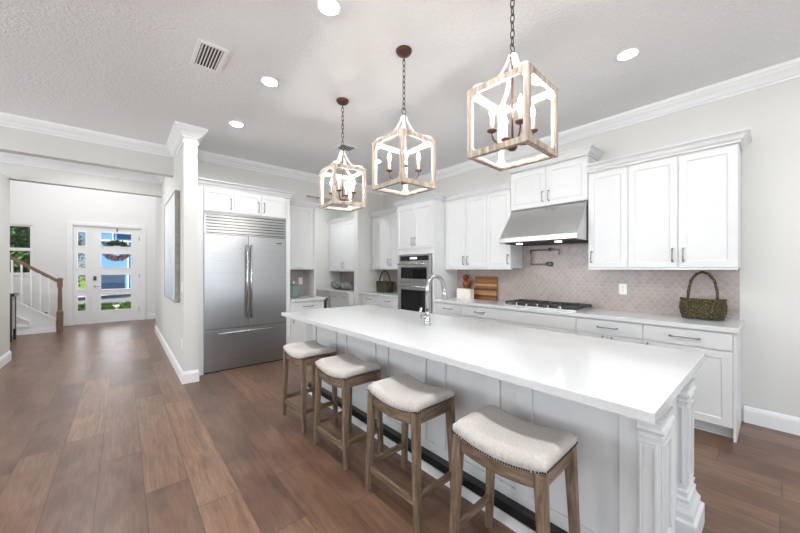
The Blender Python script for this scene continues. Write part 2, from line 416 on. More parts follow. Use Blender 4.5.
# ================================================================== SETTING
CEIL = 3.1; XR = 4.267; YB = 5.52
struct('floor', MB().box(-6, -5, -.05, 4.267, 11.25, 0), 'wood_floor')
cm = MB(); cm.box(-6, -5, CEIL, 4.40, 7.5, CEIL + .1); struct('ceiling', cm, 'ceiling_paint')
struct('ceiling_foyer', MB().box(-4.3, 7.65, 4.9, 2.0, 11.4, 5.0), 'foyer_paint')
struct('wall_right', MB().box(XR, -5, 0, XR + .13, YB + .13, CEIL), 'wall_paint')
m = MB(); m.box(.70, YB, 0, 2.52, YB + .13, CEIL); m.box(2.52, YB, 2.72, 3.61, YB + .13, CEIL); m.box(3.61, YB, 0, XR, YB + .13, CEIL)
struct('wall_back', m, 'wall_paint')
struct('wall_hall', MB().box(.555, 4.64, 0, .70, 8.96, CEIL), 'wall_paint')
m = MB(); m.box(-2.2, 5.62, 2.72, .555, 5.76, CEIL); struct('trim_1_header', m, 'wall_paint')
m = MB(); m.box(-1.3, 7.5, 2.745, .555, 7.65, 4.9); m.box(.555, 7.5, CEIL, 2.0, 7.65, 4.9); m.box(-4.3, 7.5, 2.745, -1.3, 7.65, 4.9); struct('trim_2_header', m, 'wall_paint')
m = MB(); m.box(-1.44, 6.95, 0, -1.3, 7.58, 2.745); struct('wall_left', m, 'wall_paint')
m = MB(); m.box(-4.3, 7.5, 0, -4.16, 11.25, 4.9); struct('wall_foyer_left', m, 'foyer_paint')
m = MB(); m.box(1.7, 7.65, 0, 1.84, 11.25, 4.9); m.box(.70, 7.65, 3.1, 1.7, 7.8, 4.9); struct('wall_foyer_right', m, 'foyer_paint')
YD = 11.25
DX0, DX1, DZ = -.93, .38, 2.47          # door unit opening
m = MB(); m.box(-4.3, YD, 0, -2.75, YD + .15, 4.9); m.box(-2.75, YD, 0, -1.58, YD + .15, 1.27); m.box(-2.75, YD, 2.40, -1.58, YD + .15, 4.9)
m.box(-1.58, YD, 0, DX0, YD + .15, 4.9); m.box(DX0, YD, DZ, DX1, YD + .15, 4.9); m.box(DX1, YD, 0, 1.84, YD + .15, 4.9)
struct('wall_front', m, 'foyer_paint')
m = MB(); m.box(4.13, YB + .13, 0, 4.26, 7.2, CEIL); struct('wall_pantry_right', m, 'wall_paint')
m = MB(); m.box(1.6, 7.08, 0, 4.13, 7.2, CEIL); struct('wall_pantry_end', m, 'wall_paint')
m = MB(); m.box(1.6, YB + .13, 0, 1.72, 7.08, CEIL); struct('wall_pantry_left', m, 'wall_paint')
# rear and left sides of the great room: piers and headers around tall openings
m = MB(); m.box(-6, -5, 0, -3.2, -4.95, CEIL); m.box(3.6, -5, 0, XR, -4.95, CEIL); m.box(-3.2, -5, 2.75, 3.6, -4.95, CEIL)
struct('wall_rear', m, 'wall_paint')
m = MB(); m.box(-6, -4.95, 0, -5.9, -3.6, CEIL); m.box(-6, 1.6, 0, -5.9, 7.5, CEIL); m.box(-6, -3.6, 2.75, -5.9, 1.6, CEIL); m.box(-5.9, 7.4, 0, -4.3, 7.5, CEIL)
struct('wall_left_far', m, 'wall_paint')

CROWN = [(0, CEIL - .125), (.012, CEIL - .125), (.014, CEIL - .108), (.03, CEIL - .098), (.045, CEIL - .075), (.075, CEIL - .05), (.082, CEIL - .034), (.092, CEIL - .03), (.098, CEIL), (0, CEIL)]
m = MB(); sweep(m, [(XR, -4.9), (XR, YB), (.70, YB), (.70, 4.64), (.555, 4.64), (.555, 5.62), (-2.2, 5.62)], CROWN); struct('trim_3_crown', m, 'trim_white')
m = MB(); sweep(m, [(.555, 5.76), (.555, 7.5), (-2.2, 7.5)], CROWN); struct('trim_4_crown', m, 'trim_white')
# pilaster capital around the end of the hall wall
CAP = [(0, 2.90), (.010, 2.90), (.014, 2.925), (.004, 2.945), (.004, 2.96), (0, 2.96)]
m = MB(); sweep(m, [(.70, 5.0), (.70, 4.64), (.555, 4.64), (.555, 5.3)], CAP); struct('trim_5_capital', m, 'trim_white')
BASE = [(0, 0), (.016, 0), (.016, .11), (.012, .125), (.006, .14), (0, .145)]
m = MB(); sweep(m, [(XR, -4.9), (XR, .185)], BASE); struct('baseboard_right', m, 'trim_white')
m = MB(); sweep(m, [(.70, 4.83), (.70, 4.64), (.555, 4.64), (.555, 8.96), (.70, 8.96)], BASE); struct('baseboard_hall', m, 'trim_white')
m = MB(); sweep(m, [(1.70, YD), (.50, YD)], BASE); sweep(m, [(-1.06, YD), (-1.1, YD)], BASE); struct('baseboard_front', m, 'trim_white')
m = MB(); sweep(m, [(-1.44, 7.58), (-1.3, 7.58)][::-1], BASE); sweep(m, [(-1.3, 7.58), (-1.3, 6.95)], BASE); struct('baseboard_left', m, 'trim_white')

# ---- backsplashes
m = MB(); m.box(XR - .010, .212, .914, XR, 3.47, 1.391); m.box(XR - .010, 1.363, 1.391, XR, 2.311, 1.71); struct('trim_6_backsplash', m, 'arabesque_tile')
m = MB(); m.box(XR - .010, 4.34, .914, XR, YB, 1.40); struct('trim_7_backsplash', m, 'arabesque_tile')
m = MB(); m.box(1.955, YB - .010, .914, 2.50, YB, 1.40); struct('trim_8_backsplash', m, 'arabesque_tile')
m = MB(); m.box(4.12, 5.66, .914, 4.13, 7.08, 1.36); struct('trim_9_backsplash', m, 'arabesque_tile')

# ---- front door with sidelight
casing = MB()
for a, b in (((DX0 - .105, 0), (DX0, DZ + .085)), ((DX1, 0), (DX1 + .105, DZ + .085)), ((DX0, DZ), (DX1, DZ + .085))):
    casing.box(a[0], YD - .022, a[1], b[0], YD, b[1])
struct('trim_10_door_casing', casing, 'door_white', bevel=.004)
def glazed_slab(name, x0, x1, px0, px1, panes, parent=None):
    z0, z1 = .012, 2.445; y0, y1 = YD + .02, YD + .065
    m = MB(); m.box(x0, y0, z0, px0, y1, z1); m.box(px1, y0, z0, x1, y1, z1)
    zs = [z0] + [q for p in panes for q in p] + [z1]
    for a, b in zip(zs[0::2], zs[1::2]): m.box(px0, y0, a, px1, y1, b)
    for a, b in panes:
        t = .018
        m.box(px0, y0 - .008, a, px0 + t, y1 + .008, b); m.box(px1 - t, y0 - .008, a, px1, y1 + .008, b)
        m.box(px0 + t, y0 - .008, a, px1 - t, y1 + .008, a + t); m.box(px0 + t, y0 - .008, b - t, px1 - t, y1 + .008, b)
    o = struct(name, m, 'door_white')
    for a, b in panes:
        build('glass_pane', MB().box(px0, YD + .04, a, px1, YD + .045, b), 'pane_glass', o)
    return o
PANES = [(.30, .735), (.84, 1.25), (1.40, 1.795), (1.955, 2.335)]
d1 = glazed_slab('door_1', -.605, .335, -.44, .19, PANES)
m = MB(); m.box(-.565, YD + .005, 1.09, -.505, YD + .02, 1.20); build('lock', m, 'badge', d1)
m = MB(); m.lathe([(.026, 0), (.026, -.012)], (-.535, YD + .02, .94), 14, 'y'); m.cyl((-.535, YD + .01, .94), (-.535, YD - .03, .94), .009); m.box(-.545, YD - .04, .93, -.43, YD - .025, .95)
build('door_handle', m, 'nickel', d1)
for z in (.3, 1.2, 2.2): build('hinge', MB().box(.333, YD + .005, z - .05, .35, YD + .02, z + .05), 'nickel', d1)
glazed_slab('door_2_sidelight', -.915, -.63, -.865, -.69, [(.32, .73), (.86, 1.255), (1.40, 1.80), (1.95, 2.335)])
m = MB(); m.box(-.63, YD + .005, 0, -.607, YD + .075, DZ); m.box(.337, YD + .005, 0, DX1, YD + .075, DZ); m.box(-.93, YD + .005, 0, -.917, YD + .075, DZ); m.box(-.93, YD + .005, 2.447, DX1, YD + .075, DZ)
struct('trim_11_door_jamb', m, 'door_white')
m = MB(); m.cyl((-.11, YD + .018, 2.40), (-.11, YD - .005, 2.40), .014); m.box(-.122, YD + .01, 2.36, -.098, YD + .019, 2.445)
tag(build('door_hook', m, 'bronze'), 'small bronze hook over the top of the front door', 'hook')
# ---- foyer window
m = MB(); X0, X1 = -2.75, -1.58
for a, b, c_, d_ in ((X0, X0 + .05, 1.27, 2.40), (X1 - .05, X1, 1.27, 2.40), (X0 + .05, X1 - .05, 1.27, 1.30), (X0 + .05, X1 - .05, 2.36, 2.40), (X0 + .05, X1 - .05, 1.80, 1.87)):
    m.box(a, YD + .03, c_, b, YD + .09, d_)
m.box(X0 - .08, YD - .02, 1.24, X1 + .05, YD + .03, 1.27)
wi = struct('window_1', m, 'door_white')
for z0, z1 in ((1.30, 1.80), (1.87, 2.36)): build('glass_pane', MB().box(X0 + .05, YD + .055, z0, X1 - .05, YD + .06, z1), 'pane_glass', wi)

# ================================================================== STAIRS
st = thing('staircase', 'white staircase with brown wooden handrail rising left of the front door', 'staircase', (-1.05, 10.3, 0))
SL = .742; ys0, ys1 = 10.33, 11.2
m = MB()
for k in range(12):
    x1 = -1.12 - k * .245; m.box(x1 - .245 - (0 if k < 11 else 0), ys0, 0, x1, ys1, .182 * (k + 1) - .03)
build('riser', m, 'trim_white', st)
m = MB()
for k in range(12):
    x1 = -1.12 - k * .245; m.box(x1 - .245, ys0, .182 * (k + 1) - .03, x1 + .025, ys1, .182 * (k + 1))
build('tread', m, 'oak_dark', st)
F = FF(10.33); m = MB()
m.prism([(-1.11, 0), (-1.11, .26), (-4.0, .26 + 2.89 * SL), (-4.0, 0)], F, 0, .025)
build('skirt_panel', m, 'trim_white', st)
m = MB()
m.tube([F(-1.11, .27, .01), F(-4.0, .27 + 2.89 * SL, .01)], .02, flat=(.016, .03)); m.box(-4.0, 10.295, 0, -1.11, 10.31, .10)
# raised moulding outlining a triangular field
tri = [(-1.50, .17), (-1.50, .27), (-3.2, .27 + 1.7 * SL), (-3.2, .17)]
for a, b in zip(tri, tri[1:] + tri[:1]): m.tube([F(*a, .028), F(*b, .028)], .01, flat=(.014, .028))
build('skirt_moulding', m, 'trim_white', st)
m = MB(); m.tube([F(-1.05, 1.09, .0), F(-4.0, 1.09 + 2.95 * SL, .0)], .03, flat=(.032, .026)); build('handrail', m, 'rail_wood', st, bevel=.01)
m = MB(); m.box(-1.10, 10.25, 0, -1.0, 10.35, .44); m.loft([[(-1.05 + sx * r, 10.30 + sy * r, z) for sx, sy in ((-1, -1), (1, -1), (1, 1), (-1, 1))] for r, z in ((.05, .44), (.036, .47), (.030, .95), (.036, .98))]); m.box(-1.092, 10.258, .98, -1.008, 10.342, 1.14); m.loft([[(-1.05 + sx * r, 10.30 + sy * r, z) for sx, sy in ((-1, -1), (1, -1), (1, 1), (-1, 1))] for r, z in ((.052, 1.14), (.052, 1.16), (.025, 1.19))])
build('newel_post', m, 'rail_wood', st, bevel=.004)
for k in range(14):
    x = -1.22 - k * .13; zb = .27 + (-1.11 - x) * SL; zt = 1.07 + (-1.05 - x) * SL
    build('baluster', MB().box(x - .014, 10.306, zb, x + .014, 10.334, zt), 'trim_white', st)
# accent chair / console
cs = thing('console_table', 'dark console table with white lattice side beside the stair at far left', 'table', (-1.85, 9.6, 0))
m = MB(); m.box(-2.12, 9.42, .86, -1.56, 9.78, .91); build('tabletop', m, 'black_paint', cs, bevel=.004)
for x in (-2.09, -1.61):
    for y in (9.44, 9.74):
        build('leg', MB().box(x - .02, y - .02, 0, x + .02, y + .02, .86), 'black_paint', cs)
m = MB(); m.box(-1.615, 9.46, .22, -1.60, 9.72, .86); m.box(-2.07, 9.44, .22, -1.63, 9.455, .86); build('lattice_panel', m, 'lattice_fabric', cs)

# ================================================================== HALL WALL ITEMS
ar = thing('framed_art', 'large framed canvas in soft blues hanging on the hall wall', 'picture', (.53, 5.61, .955))
A0, A1, AZ0, AZ1 = 4.93, 6.29, .955, 2.38
m = MB()
for y0, y1, z0, z1 in ((A0, A0 + .016, AZ0, AZ1), (A1 - .016, A1, AZ0, AZ1), (A0 + .016, A1 - .016, AZ0, AZ0 + .016), (A0 + .016, A1 - .016, AZ1 - .016, AZ1)): m.box(.498, y0, z0, .553, y1, z1)
build('frame', m, 'grey_frame', ar, bevel=.003)
build('canvas', MB().box(.505, A0 + .016, AZ0 + .016, .545, A1 - .016, AZ1 - .016), 'art_canvas', ar)
def plate(name, label, loc, facing, w_, h_, kind, group=None):
    t = thing(name, label, 'switch' if kind == 'switch' else 'outlet', loc, group=group)
    F = (lambda u, v, w__: (loc[0] - w__, loc[1] + u, loc[2] + v)) if facing == 'x' else (lambda u, v, w__: (loc[0] + u, loc[1] - w__, loc[2] + v))
    m = MB(); fbox(m, F, -w_ / 2, w_ / 2, -h_ / 2, h_ / 2, 0, .006, .002); build('plate', m, 'plastic_white', t)
    m = MB()
    if kind == 'switch': fbox(m, F, -.016, .016, -.033, .033, .006, .010); build('rocker', m, 'plastic_white', t)
    else:
        for s in (-1, 1): fbox(m, F, -.015, .015, s * .022 - .015, s * .022 + .015, .006, .009)
        build('socket', m, 'plastic_white', t)
        for s in (-1, 1):
            for q in (-.006, .006): m = MB(); fbox(m, F, q - .0015, q + .0015, s * .022 - .005, s * .022 + .006, .009, .0095); build('slot', m, 'dark_slot', t)
plate('light_switch', 'white switch plate on the hall wall beside the framed canvas', (.555, 4.74, 1.16), 'x', .075, .12, 'switch')
plate('wall_outlet', 'low white outlet on the hall wall above the baseboard', (.555, 4.76, .46), 'x', .075, .12, 'outlet')
plate('wall_outlet', 'white outlet on the taupe tile right of the cooktop', (XR - .010, 1.115, 1.157), 'x', .075, .12, 'outlet')
plate('light_switch', 'white switch plate on the tile behind the teal canister', (2.40, YB - .010, 1.17), 'y', .075, .12, 'switch')

# ================================================================== FRIDGE
FY = 4.86; F = FF(FY)
fr = thing('refrigerator', 'large built-in stainless steel french door refrigerator with top grille', 'refrigerator', (1.345, 5.15, 0))
X0, X1 = .805, 1.885
build('body', MB().box(X0 + .005, FY + .03, .0, X1 - .005, 5.50, 2.13), 'dark_slot', fr)
m = MB(); m.box(X0, FY - .0, 1.85, X0 + .02, FY + .03, 2.132); m.box(X1 - .02, FY, 1.85, X1, FY + .03, 2.132); m.box(X0, FY, 2.115, X1, FY + .03, 2.132); m.box(X0, FY, 1.85, X1, FY + .03, 1.862)
build('grille_frame', m, 'steel_fridge', fr)
for k in range(6):
    z = 1.872 + k * .0405; m = MB(); m.prism([(FY + .002, z), (FY + .002, z + .026), (FY + .022, z + .032), (FY + .026, z + .028), (FY + .010, z)], lambda u, v, w_: (w_, u, v), X0 + .02, X1 - .02)
    build('louver', m, 'steel_fridge', fr)
for x0, x1, hx in ((X0, 1.342, 1.318), (1.348, X1, 1.372)):
    d = build('door', MB().box(x0, FY - .012, .578, x1, FY + .028, 1.842, bev=.004), 'steel_fridge', fr)
    m = MB(); m.cyl((hx, FY - .065, .70), (hx, FY - .065, 1.72), .0135, 16)
    for z in (.80, 1.62): m.cyl((hx, FY - .012, z), (hx, FY - .065, z), .008, 10)
    build('handle', m, 'steel_bar', d)
d = build('freezer_drawer', MB().box(X0, FY - .012, .10, X1, FY + .028, .570, bev=.004), 'steel_fridge', fr)
m = MB(); m.cyl((.95, FY - .065, .525), (1.74, FY - .065, .525), .0135, 16)
for x in (1.03, 1.66): m.cyl((x, FY - .012, .525), (x, FY - .065, .525), .008, 10)
build('handle', m, 'steel_bar', d)
build('toe_grille', MB().box(X0 + .005, FY + .02, .015, X1 - .005, FY + .03, .095), 'steel_fridge', fr)
build('badge', MB().box(1.74, FY - .014, 1.755, 1.82, FY - .0115, 1.768), 'badge', fr)

# ================================================================== CABINETS
CAB = 'cabinet_white'
CC = lambda zt, p=.065: [(0, zt - .085), (.010, zt - .085), (.012, zt - .07), (.028, zt - .055), (.040, zt - .03), (.055, zt - .018), (p, zt - .012), (p, zt), (0, zt)]
def base_cab(label, F, u0, u1, depth, spec, end0=False, end1=False, loc=(0, 0, 0), toe=True, name='base_cabinet', group=None):
    """spec: list of (kind,u0,u1,v0,v1,handle) with kind 'drawer'|'door'|'false'"""
    t = thing(name, label, 'cabinet', loc, group=group)
    m = MB(); fbox(m, F, u0, u1, .10, .874, -depth, 0)
    build('body', m, CAB, t)
    m = MB(); fbox(m, F, u0 + .001, u1 - .001, 0, .10, -depth, -.07); build('toe_kick', m, CAB, t)
    if end0 or end1:
        m = MB()
        if end0: fbox(m, F, u0 - .018, u0 - .0005, 0, .874, -depth, .004)
        if end1: fbox(m, F, u1 + .0005, u1 + .018, 0, .874, -depth, .004)
        build('end_panel', m, CAB, t)
    for kind, a, b, c_, d_, h in spec:
        m = MB()
        if kind == 'door': panel(m, F, a, b, c_, d_)
        else: fbox(m, F, a, b, c_, d_, 0, .02, .002)
        d = build('door' if kind == 'door' else 'drawer', m, CAB, t)
        if h:
            if kind == 'door': build('handle', pull(F, h[0], h[1], .12, True, .02), 'nickel', d)
            else: build('handle', pull(F, (a + b) / 2, (c_ + d_) / 2, h, False, .02), 'nickel', d)
    return t
XF = 3.70                                     # carcass front of the range run; fronts stand 20 mm proud
F = FW(XF); DP = XR - XF - .002
G = .004
DRW = (.725, .862)
base_cab('white base cabinet at the open right end under the moss basket', F, .219, .805, DP,
         [('drawer', .223, .803, *DRW, .19), ('door', .223, .803, .108, .715, (.77, .64))], end0=True, loc=(3.95, .5, 0))
base_cab('white base cabinet with single wide drawer just right of the cooktop', F, .805, 1.391, DP,
         [('drawer', .807, 1.389, *DRW, .17), ('door', .807, 1.096, .108, .715, (1.06, .64)), ('door', 1.100, 1.389, .108, .715, (1.136, .64))], loc=(3.95, 1.1, 0))
base_cab('white base cabinet with plain front directly under the cooktop', F, 1.391, 2.338, DP,
         [('false', 1.393, 2.336, *DRW, None), ('drawer', 1.393, 2.336, .42, .715, .25), ('drawer', 1.393, 2.336, .108, .41, .25)], loc=(3.95, 1.86, 0))
base_cab('white three drawer base cabinet under the striped cutting board', F, 2.338, 2.903, DP,
         [('drawer', 2.340, 2.901, *DRW, .15), ('drawer', 2.340, 2.901, .42, .715, .15), ('drawer', 2.340, 2.901, .108, .41, .15)], loc=(3.95, 2.6, 0))
base_cab('white three drawer base cabinet next to the oven tower', F, 2.903, 3.468, DP,
         [('drawer', 2.905, 3.466, *DRW, .15), ('drawer', 2.905, 3.466, .42, .715, .15), ('drawer', 2.905, 3.466, .108, .41, .15)], loc=(3.95, 3.2, 0))
base_cab('white base cabinet under the dark basket left of the ovens', F, 4.342, 5.50, DP,
         [('drawer', 4.344, 4.918, *DRW, .15), ('drawer', 4.922, 5.498, *DRW, .15), ('door', 4.344, 4.918, .108, .715, (4.88, .64)), ('door', 4.922, 5.498, .108, .715, (4.96, .64))], loc=(3.95, 4.9, 0))
def worktop(label, x0, y0, x1, y1, z1=.914, th=.038):
    return tag(build('worktop', MB().box(x0, y0, z1 - th, x1, y1, z1, bev=.003), 'quartz_white'), label, 'countertop')
worktop('long white quartz worktop along the range wall under the hood', 3.655, .185, XR - .011, 3.468)
worktop('short white quartz worktop in the niche left of the ovens', 3.655, 4.342, XR - .011, 5.515)
worktop('small white quartz worktop right of the refrigerator under the canister', 1.958, 4.825, 2.535, 5.508)
worktop('white quartz worktop in the butler pantry under the knitted ornaments', 3.47, 5.66, 4.118, 7.075)

def wall_cab(label, F, u0, u1, z0, z1, depth, doors, loc, crown_path=None, crown_top=None, handles=None, hl=.12, rail=True, name='wall_cabinet', extra=None):
    t = thing(name, label, 'cabinet', loc)
    m = MB(); fbox(m, F, u0, u1, z0, z1, -depth, 0); build('body', m, CAB, t)
    if rail:
        m = MB(); fbox(m, F, u0, u1, z0 - .018, z0 - .0003, -.02, .024, .003); build('light_rail', m, CAB, t)
    for i, (a, b) in enumerate(doors):
        m = MB(); panel(m, F, a + .002, b - .002, z0 + .004, z1 - .02); d = build('door', m, CAB, t)
        if handles and handles[i] is not None: build('handle', pull(F, handles[i], z0 + .12, hl, True, .02), 'nickel', d)
    if crown_path:
        m = MB(); sweep(m, crown_path, CC(crown_top)); build('crown', m, CAB, t)
    return t
XU = 3.96; F = FW(XU); DU = XR - XU - .012; ZU = 1.392
FX = XU - .020
wall_cab('white double door wall cabinet above the moss basket', F, .205, .988, ZU, 2.455, DU, [(.205, .594), (.594, .988)], (4.1, .6, ZU),
         [(FX, .988), (FX, .200), (XR - .002, .200)][::-1], 2.535, [.555, .633])
wall_cab('white single door wall cabinet just right of the range hood', F, .988, 1.362, ZU, 2.455, DU, [(.988, 1.362)], (4.1, 1.17, ZU),
         [(FX, .988), (FX, 1.362)], 2.535, [1.325])
wall_cab('white single door wall cabinet just left of the range hood', F, 2.312, 2.685, ZU, 2.475, DU, [(2.312, 2.685)], (4.1, 2.5, ZU),
         [(FX, 2.312), (FX, 2.685)], 2.55, [2.348])
wall_cab('white double door wall cabinet between oven tower and hood', F, 2.685, 3.468, ZU, 2.475, DU, [(2.685, 3.055), (3.055, 3.468)], (4.1, 3.07, ZU),
         [(FX, 2.685), (FX, 3.467)], 2.55, [3.015, 3.095])
wall_cab('white double door wall cabinet above the dark basket', F, 4.342, 5.50, ZU, 2.455, DU, [(4.345, 4.88), (4.88, 5.45)], (4.1, 4.9, ZU),
         [(FX, 4.342), (FX, 5.515)], 2.54, [4.845, 4.915])
F2 = FW(XU)
wall_cab('short white double door cabinet directly above the range hood', F2, 1.366, 2.308, 2.157, 2.655, DU, [(1.366, 1.837), (1.837, 2.308)], (4.1, 1.84, 2.157),
         [(XR - .002, 1.366), (FX, 1.366), (FX, 2.308), (XR - .002, 2.308)], 2.745, [1.80, 1.874], rail=False)
# ---- oven tower
TX = 3.68; F = FW(TX)
tw = thing('oven_tower', 'tall white cabinet tower housing the double oven', 'cabinet', (3.97, 3.9, 0))
T0, T1 = 3.471, 4.339; m = MB(); d_ = XR - TX - .002
fbox(m, F, T0, T1, 1.63, 2.46, -d_, 0); fbox(m, F, T0, T1, .10, .60, -d_, 0); fbox(m, F, T0, T0 + .03, .60, 1.63, -d_, 0); fbox(m, F, T1 - .03, T1, .60, 1.63, -d_, 0); fbox(m, F, T0 + .03, T1 - .03, .60, 1.63, -d_, -d_ + .02)
build('body', m, CAB, tw)
m = MB(); fbox(m, F, T0, T1, 0, .10, -d_, -.06); build('toe_kick', m, CAB, tw)
for a, b, h in ((T0, 3.905, 3.87), (3.905, T1, 3.94)):
    m = MB(); panel(m, F, a + .003, b - .002, 1.72, 2.44); d = build('door', m, CAB, tw); build('handle', pull(F, h, 1.84, .12, True, .02), 'nickel', d)
m = MB(); panel(m, F, T0 + .003, T1 - .003, .11, .57); d = build('drawer', m, CAB, tw); build('handle', pull(F, 3.905, .50, .16, False, .02), 'nickel', d)
m = MB(); sweep(m, [(FX - .068, T0), (TX, T0), (TX, T1), (FX - .068, T1)], CC(2.545, .07)); build('crown', m, CAB, tw)
ov = thing('double_oven', 'stainless steel double wall oven with black glass doors', 'oven', (3.9, 3.9, .61))
O0, O1 = 3.515, 4.295
m = MB(); fbox(m, F, O0, O1, .612, 1.618, -.5, .0); build('chassis', m, 'steel_oven', ov)
m = MB(); fbox(m, F, O0, O1, 1.505, 1.615, 0.001, .022, .003); cp = build('control_panel', m, 'steel_oven', ov)
m = MB(); fbox(m, F, O0 + .05, O1 - .05, 1.52, 1.60, .022, .024); build('touch_strip', m, 'dark_glass', cp)
m = MB(); fbox(m, F, 3.83, 4.0, 1.545, 1.58, .024, .0245); build('display', m, 'display_glow', cp)
for z0, z1, g0, g1, hz in ((1.15, 1.498, 1.22, 1.41, 1.462), (.62, 1.142, .66, 1.035, 1.095)):
    m = MB(); fbox(m, F, O0, O1, z0, z1, .001, .032, .004); d = build('oven_door', m, 'steel_oven', ov)
    m = MB(); fbox(m, F, O0 + .08, O1 - .08, g0, g1, .032, .034); build('window', m, 'dark_glass', d)
    m = MB(); m.cyl(F(O0 + .04, hz, .075), F(O1 - .04, hz, .075), .012, 14)
    for u in (O0 + .08, O1 - .08): m.cyl(F(u, hz, .03), F(u, hz, .075), .009, 10)
    build('handle', m, 'steel_bar', d)
# ---- fridge surround
sf = thing('refrigerator_cabinet', 'white cabinet surround with three small doors above the refrigerator', 'cabinet', (1.345, 5.2, 0))
F = FF(4.88)
m = MB(); fbox(m, F, .705, 1.952, 2.14, 2.46, -.63, 0); build('body', m, CAB, sf)
m = MB(); fbox(m, F, .705, .800, 0, 2.1395, -.63, .02); fbox(m, F, 1.888, 1.952, 0, 2.1395, -.63, .02); build('side_panel', m, CAB, sf)
for a, b, h in ((.803, 1.165, 1.125), (1.165, 1.525, 1.487), (1.525, 1.887, 1.563)):
    m = MB(); panel(m, F, a + .002, b - .002, 2.15, 2.445, st=.045); d = build('door', m, CAB, sf); build('handle', pull(F, h, 2.27, .14, True, .02), 'nickel', d)
m = MB(); sweep(m, [(.706, 4.88 - .0), (1.954, 4.88 - .0), (1.954, 5.09)][::-1], CC(2.555)); build('crown', m, CAB, sf)
F = FF(5.19)
t = wall_cab('white wall cabinet above the teal canister right of the refrigerator', F, 1.956, 2.50, ZU, 2.44, .318, [(1.962, 2.47)], (2.2, 5.3, ZU),
         None, None, [None])
m = MB(); m.box(2.501, 5.17, .915, 2.522, 5.508, 2.44); build('end_panel', m, CAB, t)
m = MB(); sweep(m, [(2.522, 5.508), (2.522, 5.17), (1.956, 5.17)], [(a, b) for a, b in CC(2.50)]); build('crown', m, CAB, t)
base_cab('white base cabinet right of the refrigerator with one drawer', FF(4.87), 1.956, 2.520, .638,
         [('drawer', 1.960, 2.516, *DRW, .16), ('door', 1.960, 2.236, .108, .715, (1.995, .62)), ('door', 2.240, 2.516, .108, .715, (2.48, .62))], loc=(2.2, 5.2, 0))
# ---- butler's pantry
F = FW(3.51)
base_cab('white drawer cabinet in the butler pantry beside the wine cooler', F, 5.66, 6.44, .618,
         [('drawer', 5.662, 6.045, *DRW, .13), ('drawer', 6.049, 6.438, *DRW, .13), ('drawer', 5.662, 6.438, .56, .715, None), ('drawer', 5.662, 6.438, .108, .55, .2)], loc=(3.8, 6.05, 0), name='pantry_cabinet')
wc = thing('wine_cooler', 'under-counter wine cooler with dark glass door in the butler pantry', 'wine cooler', (3.8, 6.75, 0))
m = MB(); fbox(m, F, 6.445, 7.07, 0, .872, -.6, 0); build('body', m, 'black_paint', wc)
m = MB()
for a, b, c_, e in ((6.45, 6.52, .1, .80), (6.995, 7.065, .1, .80), (6.52, 6.995, .1, .16), (6.52, 6.995, .73, .80)): fbox(m, F, a, b, c_, e, .001, .03)
d = build('door', m, 'steel_oven', wc)
m = MB(); fbox(m, F, 6.52, 6.995, .16, .73, .004, .018); build('glass', m, 'dark_glass', d)
m = MB(); m.cyl(F(6.50, .2, .06), F(6.50, .7, .06), .01); m.cyl(F(6.50, .25, .03), F(6.50, .25, .06), .008); m.cyl(F(6.50, .65, .03), F(6.50, .65, .06), .008); build('handle', m, 'steel_bar', d)
m = MB(); fbox(m, F, 6.45, 7.065, .805, .868, .001, .02); build('fascia', m, CAB, wc)
wall_cab('white double door wall cabinet inside the butler pantry', FW(3.82), 5.75, 7.06, 1.345, 2.46, .298, [(5.75, 6.40), (6.40, 7.06)], (3.95, 6.4, 1.345),
         [(3.80, 5.75), (3.80, 7.075)], 2.53, [6.36, 6.44])

# ================================================================== RANGE HOOD, COOKTOP, POT FILLER
hd = thing('range_hood', 'stainless steel canopy range hood above the cooktop', 'range hood', (3.95, 1.84, 1.69))
H0, H1 = 1.372, 2.302
m = MB(); m.prism([(XR - .012, 1.705), (3.66, 1.705), (3.655, 1.715), (3.655, 1.765), (3.955, 2.150), (XR - .012, 2.150)], lambda u, v, w_: (u, w_, v), H0, H1)
build('canopy', m, 'steel_hood', hd, bevel=.004)
m = MB(); m.box(3.70, H0 + .05, 1.695, 4.18, H1 - .05, 1.706); build('filter_panel', m, 'dark_slot', hd)
for y in (1.60, 2.07): m = MB(); m.lathe([(.035, 0), (.035, -.008)], (3.735, y, 1.695), 16); build('lamp', m, 'hood_glow', hd)
m = MB(); m.box(3.652, 1.70, 1.730, 3.656, 1.98, 1.755); build('control_strip', m, 'steel_bar', hd)

ck = thing('cooktop', 'black and steel gas cooktop with cast iron grates', 'cooktop', (3.97, 1.87, .914))
C0, C1, CX0, CX1 = 1.405, 2.325, 3.73, 4.205
build('tray', MB().box(CX0, C0, .9145, CX1, C1, .930, bev=.004), 'steel_oven', ck)
seg = (C1 - C0 - .02) / 3
for k in range(3):
    a = C0 + .01 + k * seg; b = a + seg - .006; m = MB(); gx0, gx1 = CX0 + .085, CX1 - .01
    for x in (gx0, gx1): m.box(x - .006, a, .945, x + .006, b, .965)
    for y in (a + .006, b - .006): m.box(gx0, y - .006, .945, gx1, y + .006, .965)
    for x in (gx0 + (gx1 - gx0) * .28, gx0 + (gx1 - gx0) * .72): m.box(x - .005, a, .948, x + .005, b, .966)
    for q in (.3, .7): m.box(gx0, a + (b - a) * q - .005, .948, gx1, a + (b - a) * q + .005, .966)
    for x in (gx0, gx1):
        for y in (a + .008, b - .008): m.box(x - .008, y - .008, .930, x + .008, y + .008, .945)
    build('grate', m, 'black_iron', ck)
for y, x, r in ((1.56, 3.90, .04), (1.56, 4.08, .035), (1.865, 3.985, .055), (2.17, 3.90, .035), (2.17, 4.08, .04)):
    m = MB(); m.lathe([(r, 0), (r, .010), (r * .75, .014), (r * .7, .018)], (x, y, .930), 16); build('burner', m, 'black_iron', ck)
